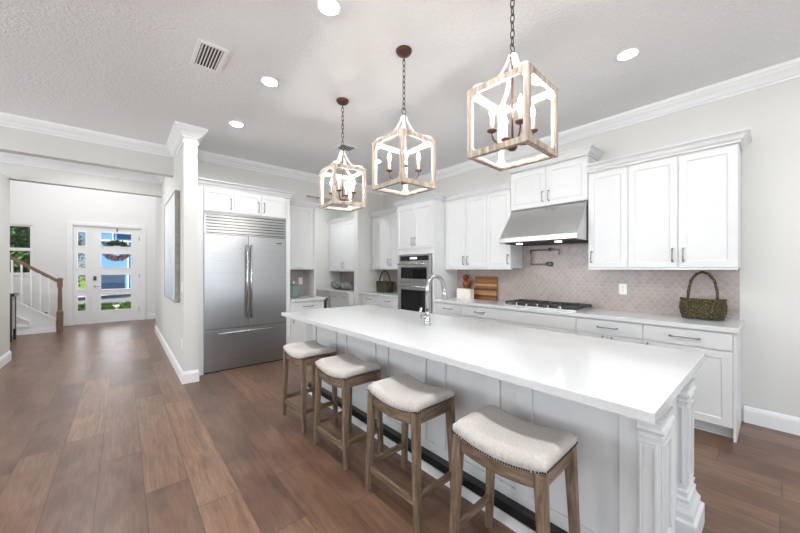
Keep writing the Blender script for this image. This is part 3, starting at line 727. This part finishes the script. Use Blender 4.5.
for k in range(5):
    y = 1.60 + k * .132; m = MB(); m.lathe([(.021, 0), (.021, .006), (.017, .008), (.015, .028), (.012, .030)], (CX0 + .042, y, .930), 14); build('knob', m, 'chrome', ck)

pf = thing('pot_filler', 'wall mounted nickel pot filler folded against the taupe tile', 'faucet', (4.25, 1.92, 1.42))
xw = XR - .010
m = MB(); m.lathe([(.032, 0), (.032, -.008), (.018, -.014), (.018, -.05)], (xw, 1.915, 1.445), 16, 'x'); build('wall_flange', m, 'nickel', pf)
m = MB(); m.tube([(xw - .045, 1.915, 1.445), (xw - .045, 2.17, 1.445)], .009, 10); m.cyl((xw - .045, 2.17, 1.435), (xw - .045, 2.17, 1.645), .010, 10); m.cyl((xw - .045, 1.915, 1.425), (xw - .045, 1.915, 1.47), .014, 12); build('lower_arm', m, 'nickel', pf)
m = MB(); m.tube([(xw - .045, 2.17, 1.635), (xw - .045, 1.86, 1.635), (xw - .045, 1.82, 1.632), (xw - .045, 1.80, 1.615), (xw - .045, 1.795, 1.57)], .009, 10); build('spout_arm', m, 'nickel', pf)
for y, z in ((1.95, 1.445), (1.915, 1.635)):
    m = MB(); m.cyl((xw - .045, y, z - .02), (xw - .045, y, z + .025), .015, 12); m.cyl((xw - .06, y, z), (xw - .10, y, z), .006, 8); m.cyl((xw - .10, y - .03, z), (xw - .10, y + .03, z), .005, 8); build('valve_handle', m, 'nickel', pf)

# ================================================================== ISLAND
ISL = 'island_white'
il = thing('kitchen_island', 'long white panelled kitchen island with moulded end posts', 'island', (2.0, 1.9, 0))
PX0, PX1, PY0, PY1 = 1.62, 2.34, .345, 3.40
m = MB(); m.box(PX0 + .016, PY0, .0, PX1, PY1, .872); build('body', m, ISL, il)
m = MB(); F = FW(PX0 + .016)
# stool-side framework: stiles in pairs and rails with recessed fields between
fbox(m, F, PY0, PY1, .795, .872, 0, .016); fbox(m, F, PY0, PY1, .116, .18, 0, .016)
for y0, y1 in ((.345, .44), (.83, .925), (1.02, 1.115), (1.43, 1.525), (1.61, 1.70), (2.04, 2.13), (2.21, 2.30), (2.68, 2.77), (2.87, 2.95), (3.32, 3.40)):
    fbox(m, F, y0, y1, .18, .795, 0, .016)
build('panel_frame', m, ISL, il, bevel=.003)
m = MB(); fbox(m, F, PY0, PY1, 0, .062, 0, .074, .003); build('plinth', m, 'trim_white', il)
m = MB(); fbox(m, F, PY0, PY1, .0625, .1155, 0, .066); build('toe_strip', m, 'black_paint', il)
m = MB(); F = FF(PY0); panel(m, F, PX0 + .016, PX1, .02, .872, t=.012, st=.24, rec=.006); build('end_panel', m, 'cabinet_white', il)
def post(x0, x1, y0, y1):
    m = MB(); m.box(x0, y0, .20, x1, y1, .873)
    def ring(e, z): return [(x0 - e, y0 - e, z), (x1 + e, y0 - e, z), (x1 + e, y1, z), (x0 - e, y1, z)]
    m.loft([ring(.001, .694), ring(.008, .698), ring(.009, .706), ring(.004, .712), ring(.004, .720), ring(.013, .726), ring(.017, .736), ring(.014, .746), ring(.008, .752), ring(.007, .764), ring(.012, .778), ring(.012, .786), ring(.001, .788)])
    m.loft([ring(.045, 0), ring(.045, .105), ring(.030, .115), ring(.030, .145), ring(.018, .165), ring(.010, .19), ring(.014, .196), ring(.014, .206), ring(.004, .215), ring(.004, .232), ring(.010, .236), ring(.010, .244), ring(.001, .25)])
    # raised mouldings framing the flutes on the two visible faces
    def frame(F, u0, u1):
        for a, b, c_, e in ((u0, u0 + .010, .27, .675), (u1 - .010, u1, .27, .675), (u0 + .010, u1 - .010, .27, .282), (u0 + .010, u1 - .010, .663, .675)): fbox(m, F, a, b, c_, e, 0, .009)
    frame(FW(x0), y0 + .008, y1 - (.008))
    frame(FF(y0), x0 + .012, x1 - .012)
    return m
build('post', post(1.612, 1.79, .296, .372), ISL, il, bevel=.0015)
build('post', post(2.18, 2.36, .296, .3445), ISL, il, bevel=.0015)
m = MB(); panel(m, FW(PX0), .46, .815, .19, .785, t=.002, st=.02, rec=.0015); m.bm.free()
tag(build('island_worktop', MB().box(1.302, .254, .876, 2.455, 3.486, .914, bev=.003), 'quartz_white'), 'long white quartz slab on top of the kitchen island', 'countertop')

# ---- faucet on the island
fc = thing('kitchen_faucet', 'tall chrome gooseneck pull-down faucet on the island', 'faucet', (1.93, 1.894, .914))
bx, by = 1.93, 1.894
m = MB(); m.lathe([(.030, .0005), (.030, .008), (.026, .014), (.024, .03), (.027, .04), (.022, .05), (.020, .09), (.024, .10), (.019, .112), (.0155, .125)], (bx, by, .914), 20); build('base', m, 'chrome', fc)
arc = [(bx, by, 1.03), (bx, by, 1.22)] + [(bx + .10 - .10 * math.cos(a), by, 1.22 + .10 * math.sin(a)) for a in [PI * k / 12 for k in range(1, 12)]] + [(bx + .202, by, 1.215), (bx + .210, by, 1.19)]
m = MB(); m.tube(arc, .0175, 14); build('spout', m, 'chrome', fc)
m = MB(); m.tube([(bx + .208, by, 1.215), (bx + .215, by, 1.16), (bx + .222, by, 1.115)], .0195, 14, r2=.026); build('spray_head', m, 'chrome', fc)
m = MB(); m.cyl((bx, by, .985), (bx - .055, by + .02, .985), .018, 14); m.tube([(bx - .048, by + .018, .985), (bx - .062, by + .02, 1.02), (bx - .052, by + .02, 1.065)], .008, 10, r2=.0125); build('handle', m, 'chrome', fc)

# ================================================================== STOOLS
def make_stool(label):
    t = thing('counter_stool', label, 'stool', (0, 0, 0), group='saddle stools along the island')
    HX, HY = .142, .192
    # saddle cushion
    nx, ny = 10, 24; m = MB(); bm = m.bm; DXc, DYc = .163, .219
    sad = lambda y: .036 * (y / DYc) ** 2
    top = []; rows = []
    def edge_pt(x, y, e): return (x, y, e)
    def height(px, py):
        ex = max(0, (abs(px) - .80) / .20); ey = max(0, (abs(py) - .74) / .26)
        rr = min(1, math.hypot(ex, ey)); return .040 * math.sqrt(max(0, 1 - rr ** 2 * .95))
    verts = []
    for i in range(nx + 1):
        r = []
        for j in range(ny + 1):
            px, py = -1 + 2 * i / nx, -1 + 2 * j / ny
            px = math.sin(px * PI / 2) * .6 + px * .4; py = math.sin(py * PI / 2) * .6 + py * .4
            k = 1 - .018 * (abs(px) ** 6) * (abs(py) ** 6)
            x, y = px * DXc * k, py * DYc * k
            r.append(bm.verts.new((x, y, .585 + .024 + sad(y) + height(px, py))))
        verts.append(r)
    for i in range(nx):
        for j in range(ny): m._f([verts[i][j], verts[i + 1][j], verts[i + 1][j + 1], verts[i][j + 1]], True)
    ring = [verts[0][j] for j in range(ny + 1)] + [verts[i][ny] for i in range(1, nx + 1)] + [verts[nx][j] for j in range(ny - 1, -1, -1)] + [verts[i][0] for i in range(nx - 1, 0, -1)]
    low = [bm.verts.new((v.co.x, v.co.y, .583 + sad(v.co.y))) for v in ring]
    N = len(ring)
    for k in range(N): m._f([ring[k], ring[(k + 1) % N], low[(k + 1) % N], low[k]], True)
    m._f(low[::-1])
    nails = []
    for k in range(N):
        a, b = low[k].co, low[(k + 1) % N].co; L = (b - a).length; c = max(1, round(L / .0115))
        for q in range(c): nails.append(a.lerp(b, q / c))
    cu = build('seat_cushion', m, 'linen', t, local=True)
    m = MB()
    for p in nails:
        d = Vector((p.x / DXc, p.y / DYc)); out = Vector((math.copysign(1, p.x), 0, 0)) if abs(d.x) > abs(d.y) else Vector((0, math.copysign(1, p.y), 0))
        m.ball((p.x + out.x * .0005, p.y + out.y * .0005, p.z + .006), .0048, 6, 4)
    build('nailhead_trim', m, 'chain_metal', cu, local=True)
    # aprons with the curved lower edge following the saddle
    for sx in (-1, 1):
        m = MB(); n = 12; rings = []
        for k in range(n + 1):
            y = -HY + .02 + (2 * HY - .04) * k / n; zt = .582 + sad(y); zb = .520 + sad(y) * .9 + .004
            rings.append([(sx * (HX + .012), y, zb), (sx * (HX - .012), y, zb), (sx * (HX - .012), y, zt), (sx * (HX + .012), y, zt)])
        m.loft(rings); build('apron', m, 'stool_wood_rail', t, local=True)
    for sy in (-1, 1):
        m = MB(); m.box(-HX + .02, sy * HY - .012, .545, HX - .02, sy * HY + .012, .583 + sad(HY) - .002); build('apron', m, 'stool_wood_side', t, local=True)
    top_z = .583 + sad(HY)
    def leg_c(sx, sy, z):
        k = (top_z - z) / top_z; return Vector((sx * (HX + .012 * k), sy * (HY + .028 * k), z))
    for sx in (-1, 1):
        for sy in (-1, 1):
            m = MB(); rings = []
            for z, r in ((0, .0165), (.3, .0185), (top_z - .002, .022)):
                c = leg_c(sx, sy, z); rings.append([(c.x + a * r, c.y + b * r, z) for a, b in ((-1, -1), (1, -1), (1, 1), (-1, 1))])
            m.loft(rings); build('leg', m, 'stool_wood', t, local=True, bevel=.004)
    for sx, z in ((-1, .138),):
        a, b = leg_c(sx, -1, z), leg_c(sx, 1, z); m = MB(); m.box(a.x - .010, a.y + .019, z - .019, a.x + .010, b.y - .019, z + .019); build('stretcher', m, 'stool_wood_rail', t, local=True, bevel=.002)
    for sy in (-1, 1):
        a, b = leg_c(-1, sy, .17), leg_c(1, sy, .17); m = MB(); m.box(a.x + .019, a.y - .010, .151, b.x - .019, a.y + .010, .189); build('stretcher', m, 'stool_wood_side', t, local=True, bevel=.002)
    return t
stool = make_stool('nearest saddle stool, closest to the island end with the post')
for i, (x, y, r, lab) in enumerate(((1.338, .775, .03, None), (1.329, 1.452, .02, 'second nearest saddle stool along the island'),
                                    (1.320, 2.157, .02, 'third saddle stool from the island end post, second farthest'), (1.314, 2.822, .0, 'farthest saddle stool, closest to the refrigerator'))):
    s_ = stool if i == 0 else copy_tree(stool)
    s_.location = (x, y, 0); s_.rotation_euler = (0, 0, r)
    if lab: s_['label'] = lab

# ================================================================== PENDANT LANTERNS
def make_pendant(label):
    t = thing('pendant_lantern', label, 'pendant light', (0, 0, 0), group='pendant lanterns over the island')   # origin at ceiling
    S = .178; ZB, ZT = -1.085, -.724; tw_, th = .022, .012
    m = MB(); m.mi = 0
    # flat-bar cage: outer layer weathered wood, inner layer whiter, bulb light put into its colour
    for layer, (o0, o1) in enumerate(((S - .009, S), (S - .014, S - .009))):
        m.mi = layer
        for ax in (0, 1):
            for sg in (-1, 1):
                def bx_(a0, a1, z0, z1):
                    p = sg * o0, sg * o1
                    if ax == 0: m.box(p[0], a0, z0, p[1], a1, z1)
                    else: m.box(a0, p[0], z0, a1, p[1], z1)
                e = S if ax == 0 else S - .014
                e = S - (0 if ax == 0 else .009) if layer == 0 else S - .0091 - (0 if ax == 0 else .005)
                bx_(-e, -e + tw_, ZB, ZT); bx_(e - tw_, e, ZB, ZT)
                bx_(-e + tw_, e - tw_, ZB, ZB + tw_); bx_(-e + tw_, e - tw_, ZT - tw_, ZT)
                g = .024
                for sa in (-1, 1):
                    for zc, sz in ((ZB + tw_, 1), (ZT - tw_, -1)):
                        ac = sa * (e - tw_)
                        poly = [(ac, zc), (ac - sa * g, zc), (ac, zc + sz * g)]
                        fn = (lambda u, v, w_: (w_, u, v)) if ax == 0 else (lambda u, v, w_: (u, w_, v))
                        m.prism(poly, fn, sg * o0, sg * o1)
        # flat rims at top and bottom
        z0, z1 = ((ZB - .010, ZB) if layer == 0 else (ZB, ZB + .006)); zz = ((ZT, ZT + .010) if layer == 0 else (ZT - .006, ZT))
        for a, b in ((z0, z1), zz):
            q = S - (0 if layer == 0 else .0145); wd = .030 - (0 if layer == 0 else .0145)
            m.box(-q, -q, a, q, -q + wd, b); m.box(-q, q - wd, a, q, q, b); m.box(-q, -q + wd, a, -q + wd, q - wd, b); m.box(q - wd, -q + wd, a, q, q - wd, b)
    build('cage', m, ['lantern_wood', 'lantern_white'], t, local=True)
    for sx in (-1, 1):
        for sy in (-1, 1):
            m = MB(); prof = [(.158, ZT + .010), (.150, ZT + .030), (.128, ZT + .042), (.100, ZT + .044), (.075, ZT + .056), (.052, ZT + .085), (.034, ZT + .125), (.020, ZT + .165), (.012, ZT + .205)]
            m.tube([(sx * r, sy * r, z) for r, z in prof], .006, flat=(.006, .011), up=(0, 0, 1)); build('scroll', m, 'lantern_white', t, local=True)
    m = MB(); m.lathe([(.017, -.012), (.020, 0), (.017, .012), (.006, .018)], (0, 0, ZT + .205), 12)
    for k in (0,): m.tube([(.022 * math.cos(a), 0, ZT + .245 + .024 * math.sin(a)) for a in [2 * PI * q / 16 for q in range(16)]], .003, 6, closed=True)
    build('top_loop', m, 'chain_metal', t, local=True)
    m = MB(); m.cyl((0, 0, ZT + .20), (0, 0, ZB + .09), .006, 8); build('rod', m, 'bronze', t, local=True)
    m = MB(); m.lathe([(.004, -.016), (.020, -.012), (.026, .0), (.026, .03), (.018, .042), (.008, .05)], (0, 0, ZB + .045), 16); build('hub', m, 'bronze', t, local=True)
    # chain
    m = MB(); z = ZT + .282; i = 0; pitch = .043
    while z < -.055:
        pts = []
        for q in range(12):
            a = 2 * PI * q / 12; u = .011 * math.cos(a); h = .0275 * math.sin(a)
            pts.append((u, 0, z + h) if i % 2 == 0 else (0, u, z + h))
        m.tube(pts, .0031, 6, closed=True); z += pitch; i += 1
    build('chain', m, 'chain_metal', t, local=True)
    m = MB(); m.lathe([(.006, -.050), (.012, -.046), (.022, -.042), (.050, -.030), (.062, -.012), (.064, -.0005)], (0, 0, 0), 24); build('canopy', m, 'bronze', t, local=True)
    for k in range(4):
        a = PI / 4 + k * PI / 2 + .06; dx, dy = math.cos(a), math.sin(a); R = .115; zc = ZB + .135
        m = MB(); m.tube([(dx * r, dy * r, z_) for r, z_ in ((.02, ZB + .072), (.05, ZB + .064), (.085, ZB + .070), (.108, ZB + .092), (R, ZB + .115), (R, zc))], .005, 8); build('arm', m, 'bronze', t, local=True)
        m = MB(); m.lathe([(.006, -.006), (.024, .0), (.029, .008), (.026, .008), (.016, .004)], (dx * R, dy * R, zc), 14); build('drip_cup', m, 'bronze', t, local=True)
        m = MB(); m.lathe([(.0115, 0), (.0115, .080), (.010, .082)], (dx * R, dy * R, zc + .005), 12); c = build('candle_sleeve', m, 'candle_cream', t, local=True)
        m = MB(); m.lathe([(.006, 0), (.0125, .014), (.013, .022), (.009, .040), (.003, .056), (.0006, .064)], (dx * R, dy * R, zc + .087), 10); build('bulb', m, 'bulb_glow', c, local=True)
    return t
pend = make_pendant('nearest pendant lantern, largest in view, hanging nearest the island end post')
for i, (x, y, r, lab) in enumerate(((1.660, .963, .035, None), (1.678, 1.905, .0, 'middle pendant lantern of the three over the island'), (1.700, 2.875, -.12, 'farthest pendant lantern, hanging closest to the refrigerator'))):
    p_ = pend if i == 0 else copy_tree(pend)
    p_.location = (x, y, CEIL); p_.rotation_euler = (0, 0, r)
    if lab: p_['label'] = lab

# ================================================================== CEILING FIXTURES
def make_can(label, glow='can_glow'):
    t = thing('recessed_light', label, 'ceiling light', (0, 0, 0), group='recessed ceiling lights')
    m = MB(); R = .082
    m.lathe([(R, -.0005), (R, -.006), (.072, -.009), (.061, -.005), (.061, -.0005)], (0, 0, 0), 28); build('trim_ring', m, 'plastic_white', t, local=True)
    m = MB(); m.lathe([(.0605, -.0015), (.0605, -.004)], (0, 0, 0), 28); build('lens', m, glow, t, local=True)
    return t
can = make_can('recessed light nearest the camera, at the top edge left of centre')
for i, (x, y, lab) in enumerate(((1.023, 1.902, None), (1.023, 3.02, 'recessed ceiling light between the vent and the middle pendant'), (1.023, 4.16, 'recessed ceiling light closest to the refrigerator and hall pilaster'),
                                 (3.063, .77, 'rightmost recessed ceiling light, in front of the wall cabinets right of the hood'), (3.07, 1.90, 'recessed ceiling light seen through the nearest pendant lantern'),
                                 (3.07, 3.02, 'recessed ceiling light behind the right edge of the middle pendant'), (3.075, 4.15, 'recessed ceiling light seen through the left side of the middle pendant'))):
    if i == 3: can = make_can(lab, 'can_glow_dimmed')      # the row over the range is dimmed
    c_ = can if i in (0, 3) else copy_tree(can)
    c_.location = (x, y, CEIL)
    if lab: c_['label'] = lab
def vent(label, cx, cy, sx, sy, n):
    t = thing('ceiling_vent', label, 'vent', (cx, cy, CEIL))
    m = MB(); z0, z1 = -.012, -.0005; fw = .028
    m.box(-sx, -sy, z0, sx, -sy + fw, z1); m.box(-sx, sy - fw, z0, sx, sy, z1); m.box(-sx, -sy + fw, z0, -sx + fw, sy - fw, z1); m.box(sx - fw, -sy + fw, z0, sx, sy - fw, z1)
    build('frame', m, 'plastic_white', t, local=True, bevel=.003)
    build('backing', MB().box(-sx + fw, -sy + fw, -.003, sx - fw, sy - fw, -.0005), 'dark_slot', t, local=True)
    for k in range(n):
        x = -sx + fw + (2 * sx - 2 * fw) * (k + .5) / n
        m = MB(); m.tube([(x, -sy + fw, -.008), (x, sy - fw, -.008)], .01, flat=(.0012, .0052), up=(-.5, 0, 1)); build('slat', m, 'plastic_white', t, local=True)
vent('white slatted air vent in the ceiling near the hall pilaster', .53, 2.99, .105, .19, 7)
vent('slatted air vent in the ceiling just behind the farthest pendant', 2.40, 3.96, .13, .12, 6)

# ================================================================== COUNTER ITEMS
rnd = random.Random(3)
# moss handbag-shaped basket
mb_ = thing('moss_basket', 'moss covered handbag shaped basket on the right end of the worktop', 'basket', (4.07, .44, .914))
m = MB(); rings = []
for k in range(9):
    v = k / 8; hw = .135 + .012 * math.sin(v * PI) + .014 * v; hd_ = .055 + .02 * math.sin(v * PI * .9); z = .010 + .170 * v; r = []
    for q in range(28):
        a = 2 * PI * q / 28; ca, sa = math.cos(a), math.sin(a); e = .55
        r.append((math.copysign(abs(sa) ** e, sa) * hd_, math.copysign(abs(ca) ** e, ca) * hw, z + (.012 * (ca ** 2) if k == 8 else 0)))
    rings.append(r)
m.loft(rings, smooth=True); 
for _ in range(1500):
    k = rnd.randrange(9); r = rings[k]; q = rnd.randrange(28); p = Vector(r[q]).lerp(Vector(rings[min(8, k + 1)][(q + 1) % 28]), rnd.random())
    d = Vector((p.x, p.y * .4, 0)).normalized(); m.ball((p.x + d.x * .004, p.y + d.y * .004, p.z), rnd.uniform(.003, .008), 5, 4)
build('body', m, 'moss', mb_, local=True)
m = MB(); hp = [(0, -.10, .16), (0, -.098, .26), (0, -.08, .36), (0, -.045, .42), (0, 0, .44), (0, .045, .42), (0, .08, .36), (0, .098, .26), (0, .10, .16)]
m.tube(hp, .010, 8)
for _ in range(420):
    k = rnd.randrange(8); p = Vector(hp[k]).lerp(Vector(hp[k + 1]), rnd.random()); d = Vector((rnd.gauss(0, 1), rnd.gauss(0, 1), rnd.gauss(0, 1))).normalized()
    p = p + d * .009; m.ball(p, rnd.uniform(.003, .007), 5, 4)
build('handle', m, 'moss', mb_, local=True)
# dark wicker basket on the left worktop
wb = thing('wicker_basket', 'dark olive woven basket with a tall handle left of the ovens', 'basket', (4.02, 5.15, .914))
m = MB(); rings = []
for k in range(11):
    v = k / 10; hw = .19 + .035 * v; r = []
    for q in range(32):
        a = 2 * PI * q / 32; w_ = 1 + .02 * (1 if (q + k) % 2 else -1); ca, sa = math.cos(a), math.sin(a)
        r.append((math.copysign(abs(sa) ** .7, sa) * .11 * w_, math.copysign(abs(ca) ** .7, ca) * hw * w_, .002 + .21 * v))
    rings.append(r)
m.loft(rings); build('body', m, 'dark_wicker', wb, local=True)
m = MB(); m.tube([(0, -.17 * math.cos(a), .19 + .235 * math.sin(a)) for a in [PI * k / 14 for k in range(15)]], .014, 8); build('handle', m, 'dark_wicker', wb, local=True)
m = MB(); m.tube([(math.sin(2 * PI * q / 24) * .115, math.cos(2 * PI * q / 24) * .228, .212) for q in range(24)], .010, 6, closed=True); build('rim', m, 'dark_wicker', wb, local=True)
# cutting board leaning on the tile
m = MB(); m.box(-.011, -.20, 0, .011, .20, .355, bev=.006)
cb = build('cutting_board', m, 'board_stripes', local=True); cb.location = (4.205, 2.90, .916); cb.rotation_euler = (0, .10, 0)
tag(cb, 'striped wooden cutting board leaning against the tile', 'cutting board')
# cream embossed holder and dark bottle ornament
ch = thing('napkin_holder', 'cream ceramic box with wavy edges in front of the cutting board', 'box', (4.06, 3.16, .914))
m = MB(); m.box(-.045, -.135, .006, .045, .135, .16, bev=.010); build('body', m, 'cream_ceramic', ch, local=True)
m = MB(); m.box(-.055, -.17, .0005, .055, .17, .0055); build('tray', m, 'cream_ceramic', ch, local=True)
m = MB()
for k in range(4):
    m.ball((-.01, .14 + .006 * (k % 2), .03 + k * .035), .016, 8, 6)
build('scalloped_edge', m, 'cream_ceramic', ch, local=True)
ro = thing('wood_figurine', 'reddish brown carved ornament behind the cream box', 'ornament', (4.195, 3.235, .914))
m = MB(); m.lathe([(.045, .001), (.05, .05), (.04, .12), (.055, .18), (.07, .225), (.06, .265), (.03, .29)], (0, 0, 0), 16); build('body', m, 'rust_wood', ro, local=True)
m = MB(); m.ball((0, .025, .335), .05, 12, 8, (1, 1, .9)); build('head', m, 'rust_wood', ro, local=True)
m = MB(); m.ball((-.02, -.06, .25), .04, 10, 7); m.ball((-.02, -.055, .30), .026, 10, 7); build('arm', m, 'rust_wood', ro, local=True)
# teal canister
tc = thing('canister', 'teal ceramic canister on the worktop right of the refrigerator', 'canister', (2.15, 5.2, .914))
m = MB(); m.lathe([(.085, .001), (.092, .02), (.092, .19), (.086, .20)], (0, 0, 0), 24); build('body', m, 'teal_glaze', tc, local=True)
m = MB(); m.lathe([(.094, .2005), (.094, .215), (.05, .228)], (0, 0, 0), 24); lid = build('lid', m, 'teal_glaze', tc, local=True)
m = MB(); m.lathe([(.008, .228), (.018, .236), (.02, .25), (.012, .262)], (0, 0, 0), 12); build('knob', m, 'plastic_white', lid, local=True)
m = MB(); m.tube([(.0, -.092, .12), (-.03, -.10, .15)], .006, 6); m.bm.free()
# utensil/white jar
m = MB(); m.lathe([(.05, .001), (.055, .05), (.05, .23), (.03, .26), (.028, .285)], (2.04, 5.34, .914), 16)
tag(build('ceramic_jar', m, 'cream_ceramic'), 'white jar half hidden behind the teal canister', 'jar')
# pantry ornaments
for k, (y, lab) in enumerate(((6.68, 'left grey woven ornament on the pantry worktop'), (6.28, 'right grey woven ornament on the pantry worktop'))):
    t = thing('woven_ornament', lab, 'ornament', (3.82, y, .914))
    rr = random.Random(20 + k); m = MB(); m.lathe([(.06, .001), (.11, .03), (.14, .09), (.10, .15), (.03, .175)], (0, 0, 0), 14)
    build('body', m, 'grey_knit', t, local=True)
    for q in range(6):
        a = q * PI / 3 + rr.random(); m = MB(); m.ball((math.cos(a) * .12, math.sin(a) * .15, rr.uniform(.05, .16)), rr.uniform(.035, .06), 8, 6)
        build('tuft', m, 'grey_knit', t, local=True)

# ================================================================== OUTSIDE THE FRONT DOOR
struct('ground_lawn', MB().box(-60, YD + .15, -.35, 60, 90, -.20), 'lawn')
struct('ground_porch', MB().box(-4, YD + .15, -.20, 4, 13.4, -.06), 'concrete')
struct('ground_road', MB().box(-60, 19.5, -.20, 60, 25.5, -.18), 'asphalt')
struct('ground_driveway', MB().box(-2.2, 25.5, -.20, 9, 33.9, -.17), 'concrete')
struct('ground_walk', MB().box(-60, 17.6, -.20, 60, 18.6, -.17), 'concrete')
wr = thing('door_wreath', 'wreath of leaves and red flowers hanging on the front door glass', 'wreath', (-.12, YD + .13, 1.6))
m = MB(); rw = random.Random(5)
m.tube([(-.12 + .22 * math.cos(a), YD + .12, 1.87 + .20 * math.sin(a)) for a in [2 * PI * q / 20 for q in range(20)]], .018, 6, closed=True); build('ring', m, 'bark', wr)
m = MB()
for q in range(120):
    a = rw.uniform(0, 2 * PI); m.leaves((-.12 + .22 * math.cos(a), YD + .125, 1.87 + .21 * math.sin(a)), .07, .035, .07, 10, .045, rw)
build('foliage', m, 'leaf_dark', wr)
m = MB()
for q in range(48):
    a = rw.uniform(PI * .98, 2.02 * PI); m.ball((-.12 + .23 * math.cos(a) * rw.uniform(.8, 1.15), YD + .09, 1.86 + .21 * math.sin(a) * rw.uniform(.7, 1.2)), rw.uniform(.018, .032), 6, 5)
build('flower', m, 'flower_red', wr)
rb = random.Random(9)
for i, (x, y, h, lab) in enumerate(((-.95, 13.6, .50, 'bright green shrub outside the sidelight'), (-.38, 13.6, .48, 'bright green shrub outside the left of the door glass'), (.10, 13.6, .50, 'bright green shrub outside the right of the door glass'), (-2.2, 13.7, 1.15, 'tall green shrub outside the foyer window'))):
    t = thing('shrub', lab, 'shrub', (x, y, -.2)); m = MB(); m.leaves((x, y, -.2 + h * .55), .22, .22, h * .5, 800, .05, rb); build('foliage', m, 'leaf_green', t)
    m = MB(); m.cyl((x, y, -.2), (x, y, h * .3), .02, 6); build('stem', m, 'bark', t)
for i, (x, y, h, lab) in enumerate(((-2.35, 22.6, 5.2, 'leafy tree across the street seen through the sidelight'), (-3.0, 16.4, 3.6, 'bright leafy young tree close outside the foyer window'), (-5.6, 27, 7.5, 'tall leafy tree farther back beyond the sidelight'))):
    t = thing('tree', lab, 'tree', (x, y, -.2)); m = MB()
    for q in range(16): m.leaves((x + rb.uniform(-1.3, 1.3) * (.5 if i < 2 else 1), y + rb.uniform(-1, 1), h * rb.uniform(.08, .95)), (.75 if i < 2 else 1.0), .8, .8, (420 if i < 2 else 170), (.085 if i < 2 else .20), rb)
    build('foliage', m, 'tree_green', t)
    m = MB(); m.cyl((x, y, -.2), (x, y, h * .6), .14, 8, r2=.06); build('trunk', m, 'bark', t)
ho = thing('house', 'blue sided house with white trim across the street', 'house', (3, 37, -.2))
build('wall', MB().box(-1.75, 34, -.2, 11, 41, 5.2), 'siding_blue', ho)
m = MB(); m.prism([(33.3, 5.2), (41.7, 5.2), (37.5, 8.2)], lambda u, v, w_: (w_, u, v), -2.2, 11.5); build('roof', m, 'roof_grey', ho)
m = MB(); m.box(-1.3, 33.93, -.17, .1, 34, 1.25); build('garage_door', m, 'window_dark', ho)
m = MB(); m.box(-1.75, 33.86, 3.55, 11, 34, 3.66); m.box(.28, 33.9, -.2, .36, 34, 3.55); m.box(-.62, 33.9, 3.66, -.55, 34, 4.9); m.box(-1.75, 33.86, 4.9, 11, 34, 5.1); build('white_trim', m, 'door_white', ho)
m = MB(); m.box(-.35, 33.93, 3.8, .7, 34, 4.75); build('window', m, 'window_dark', ho)
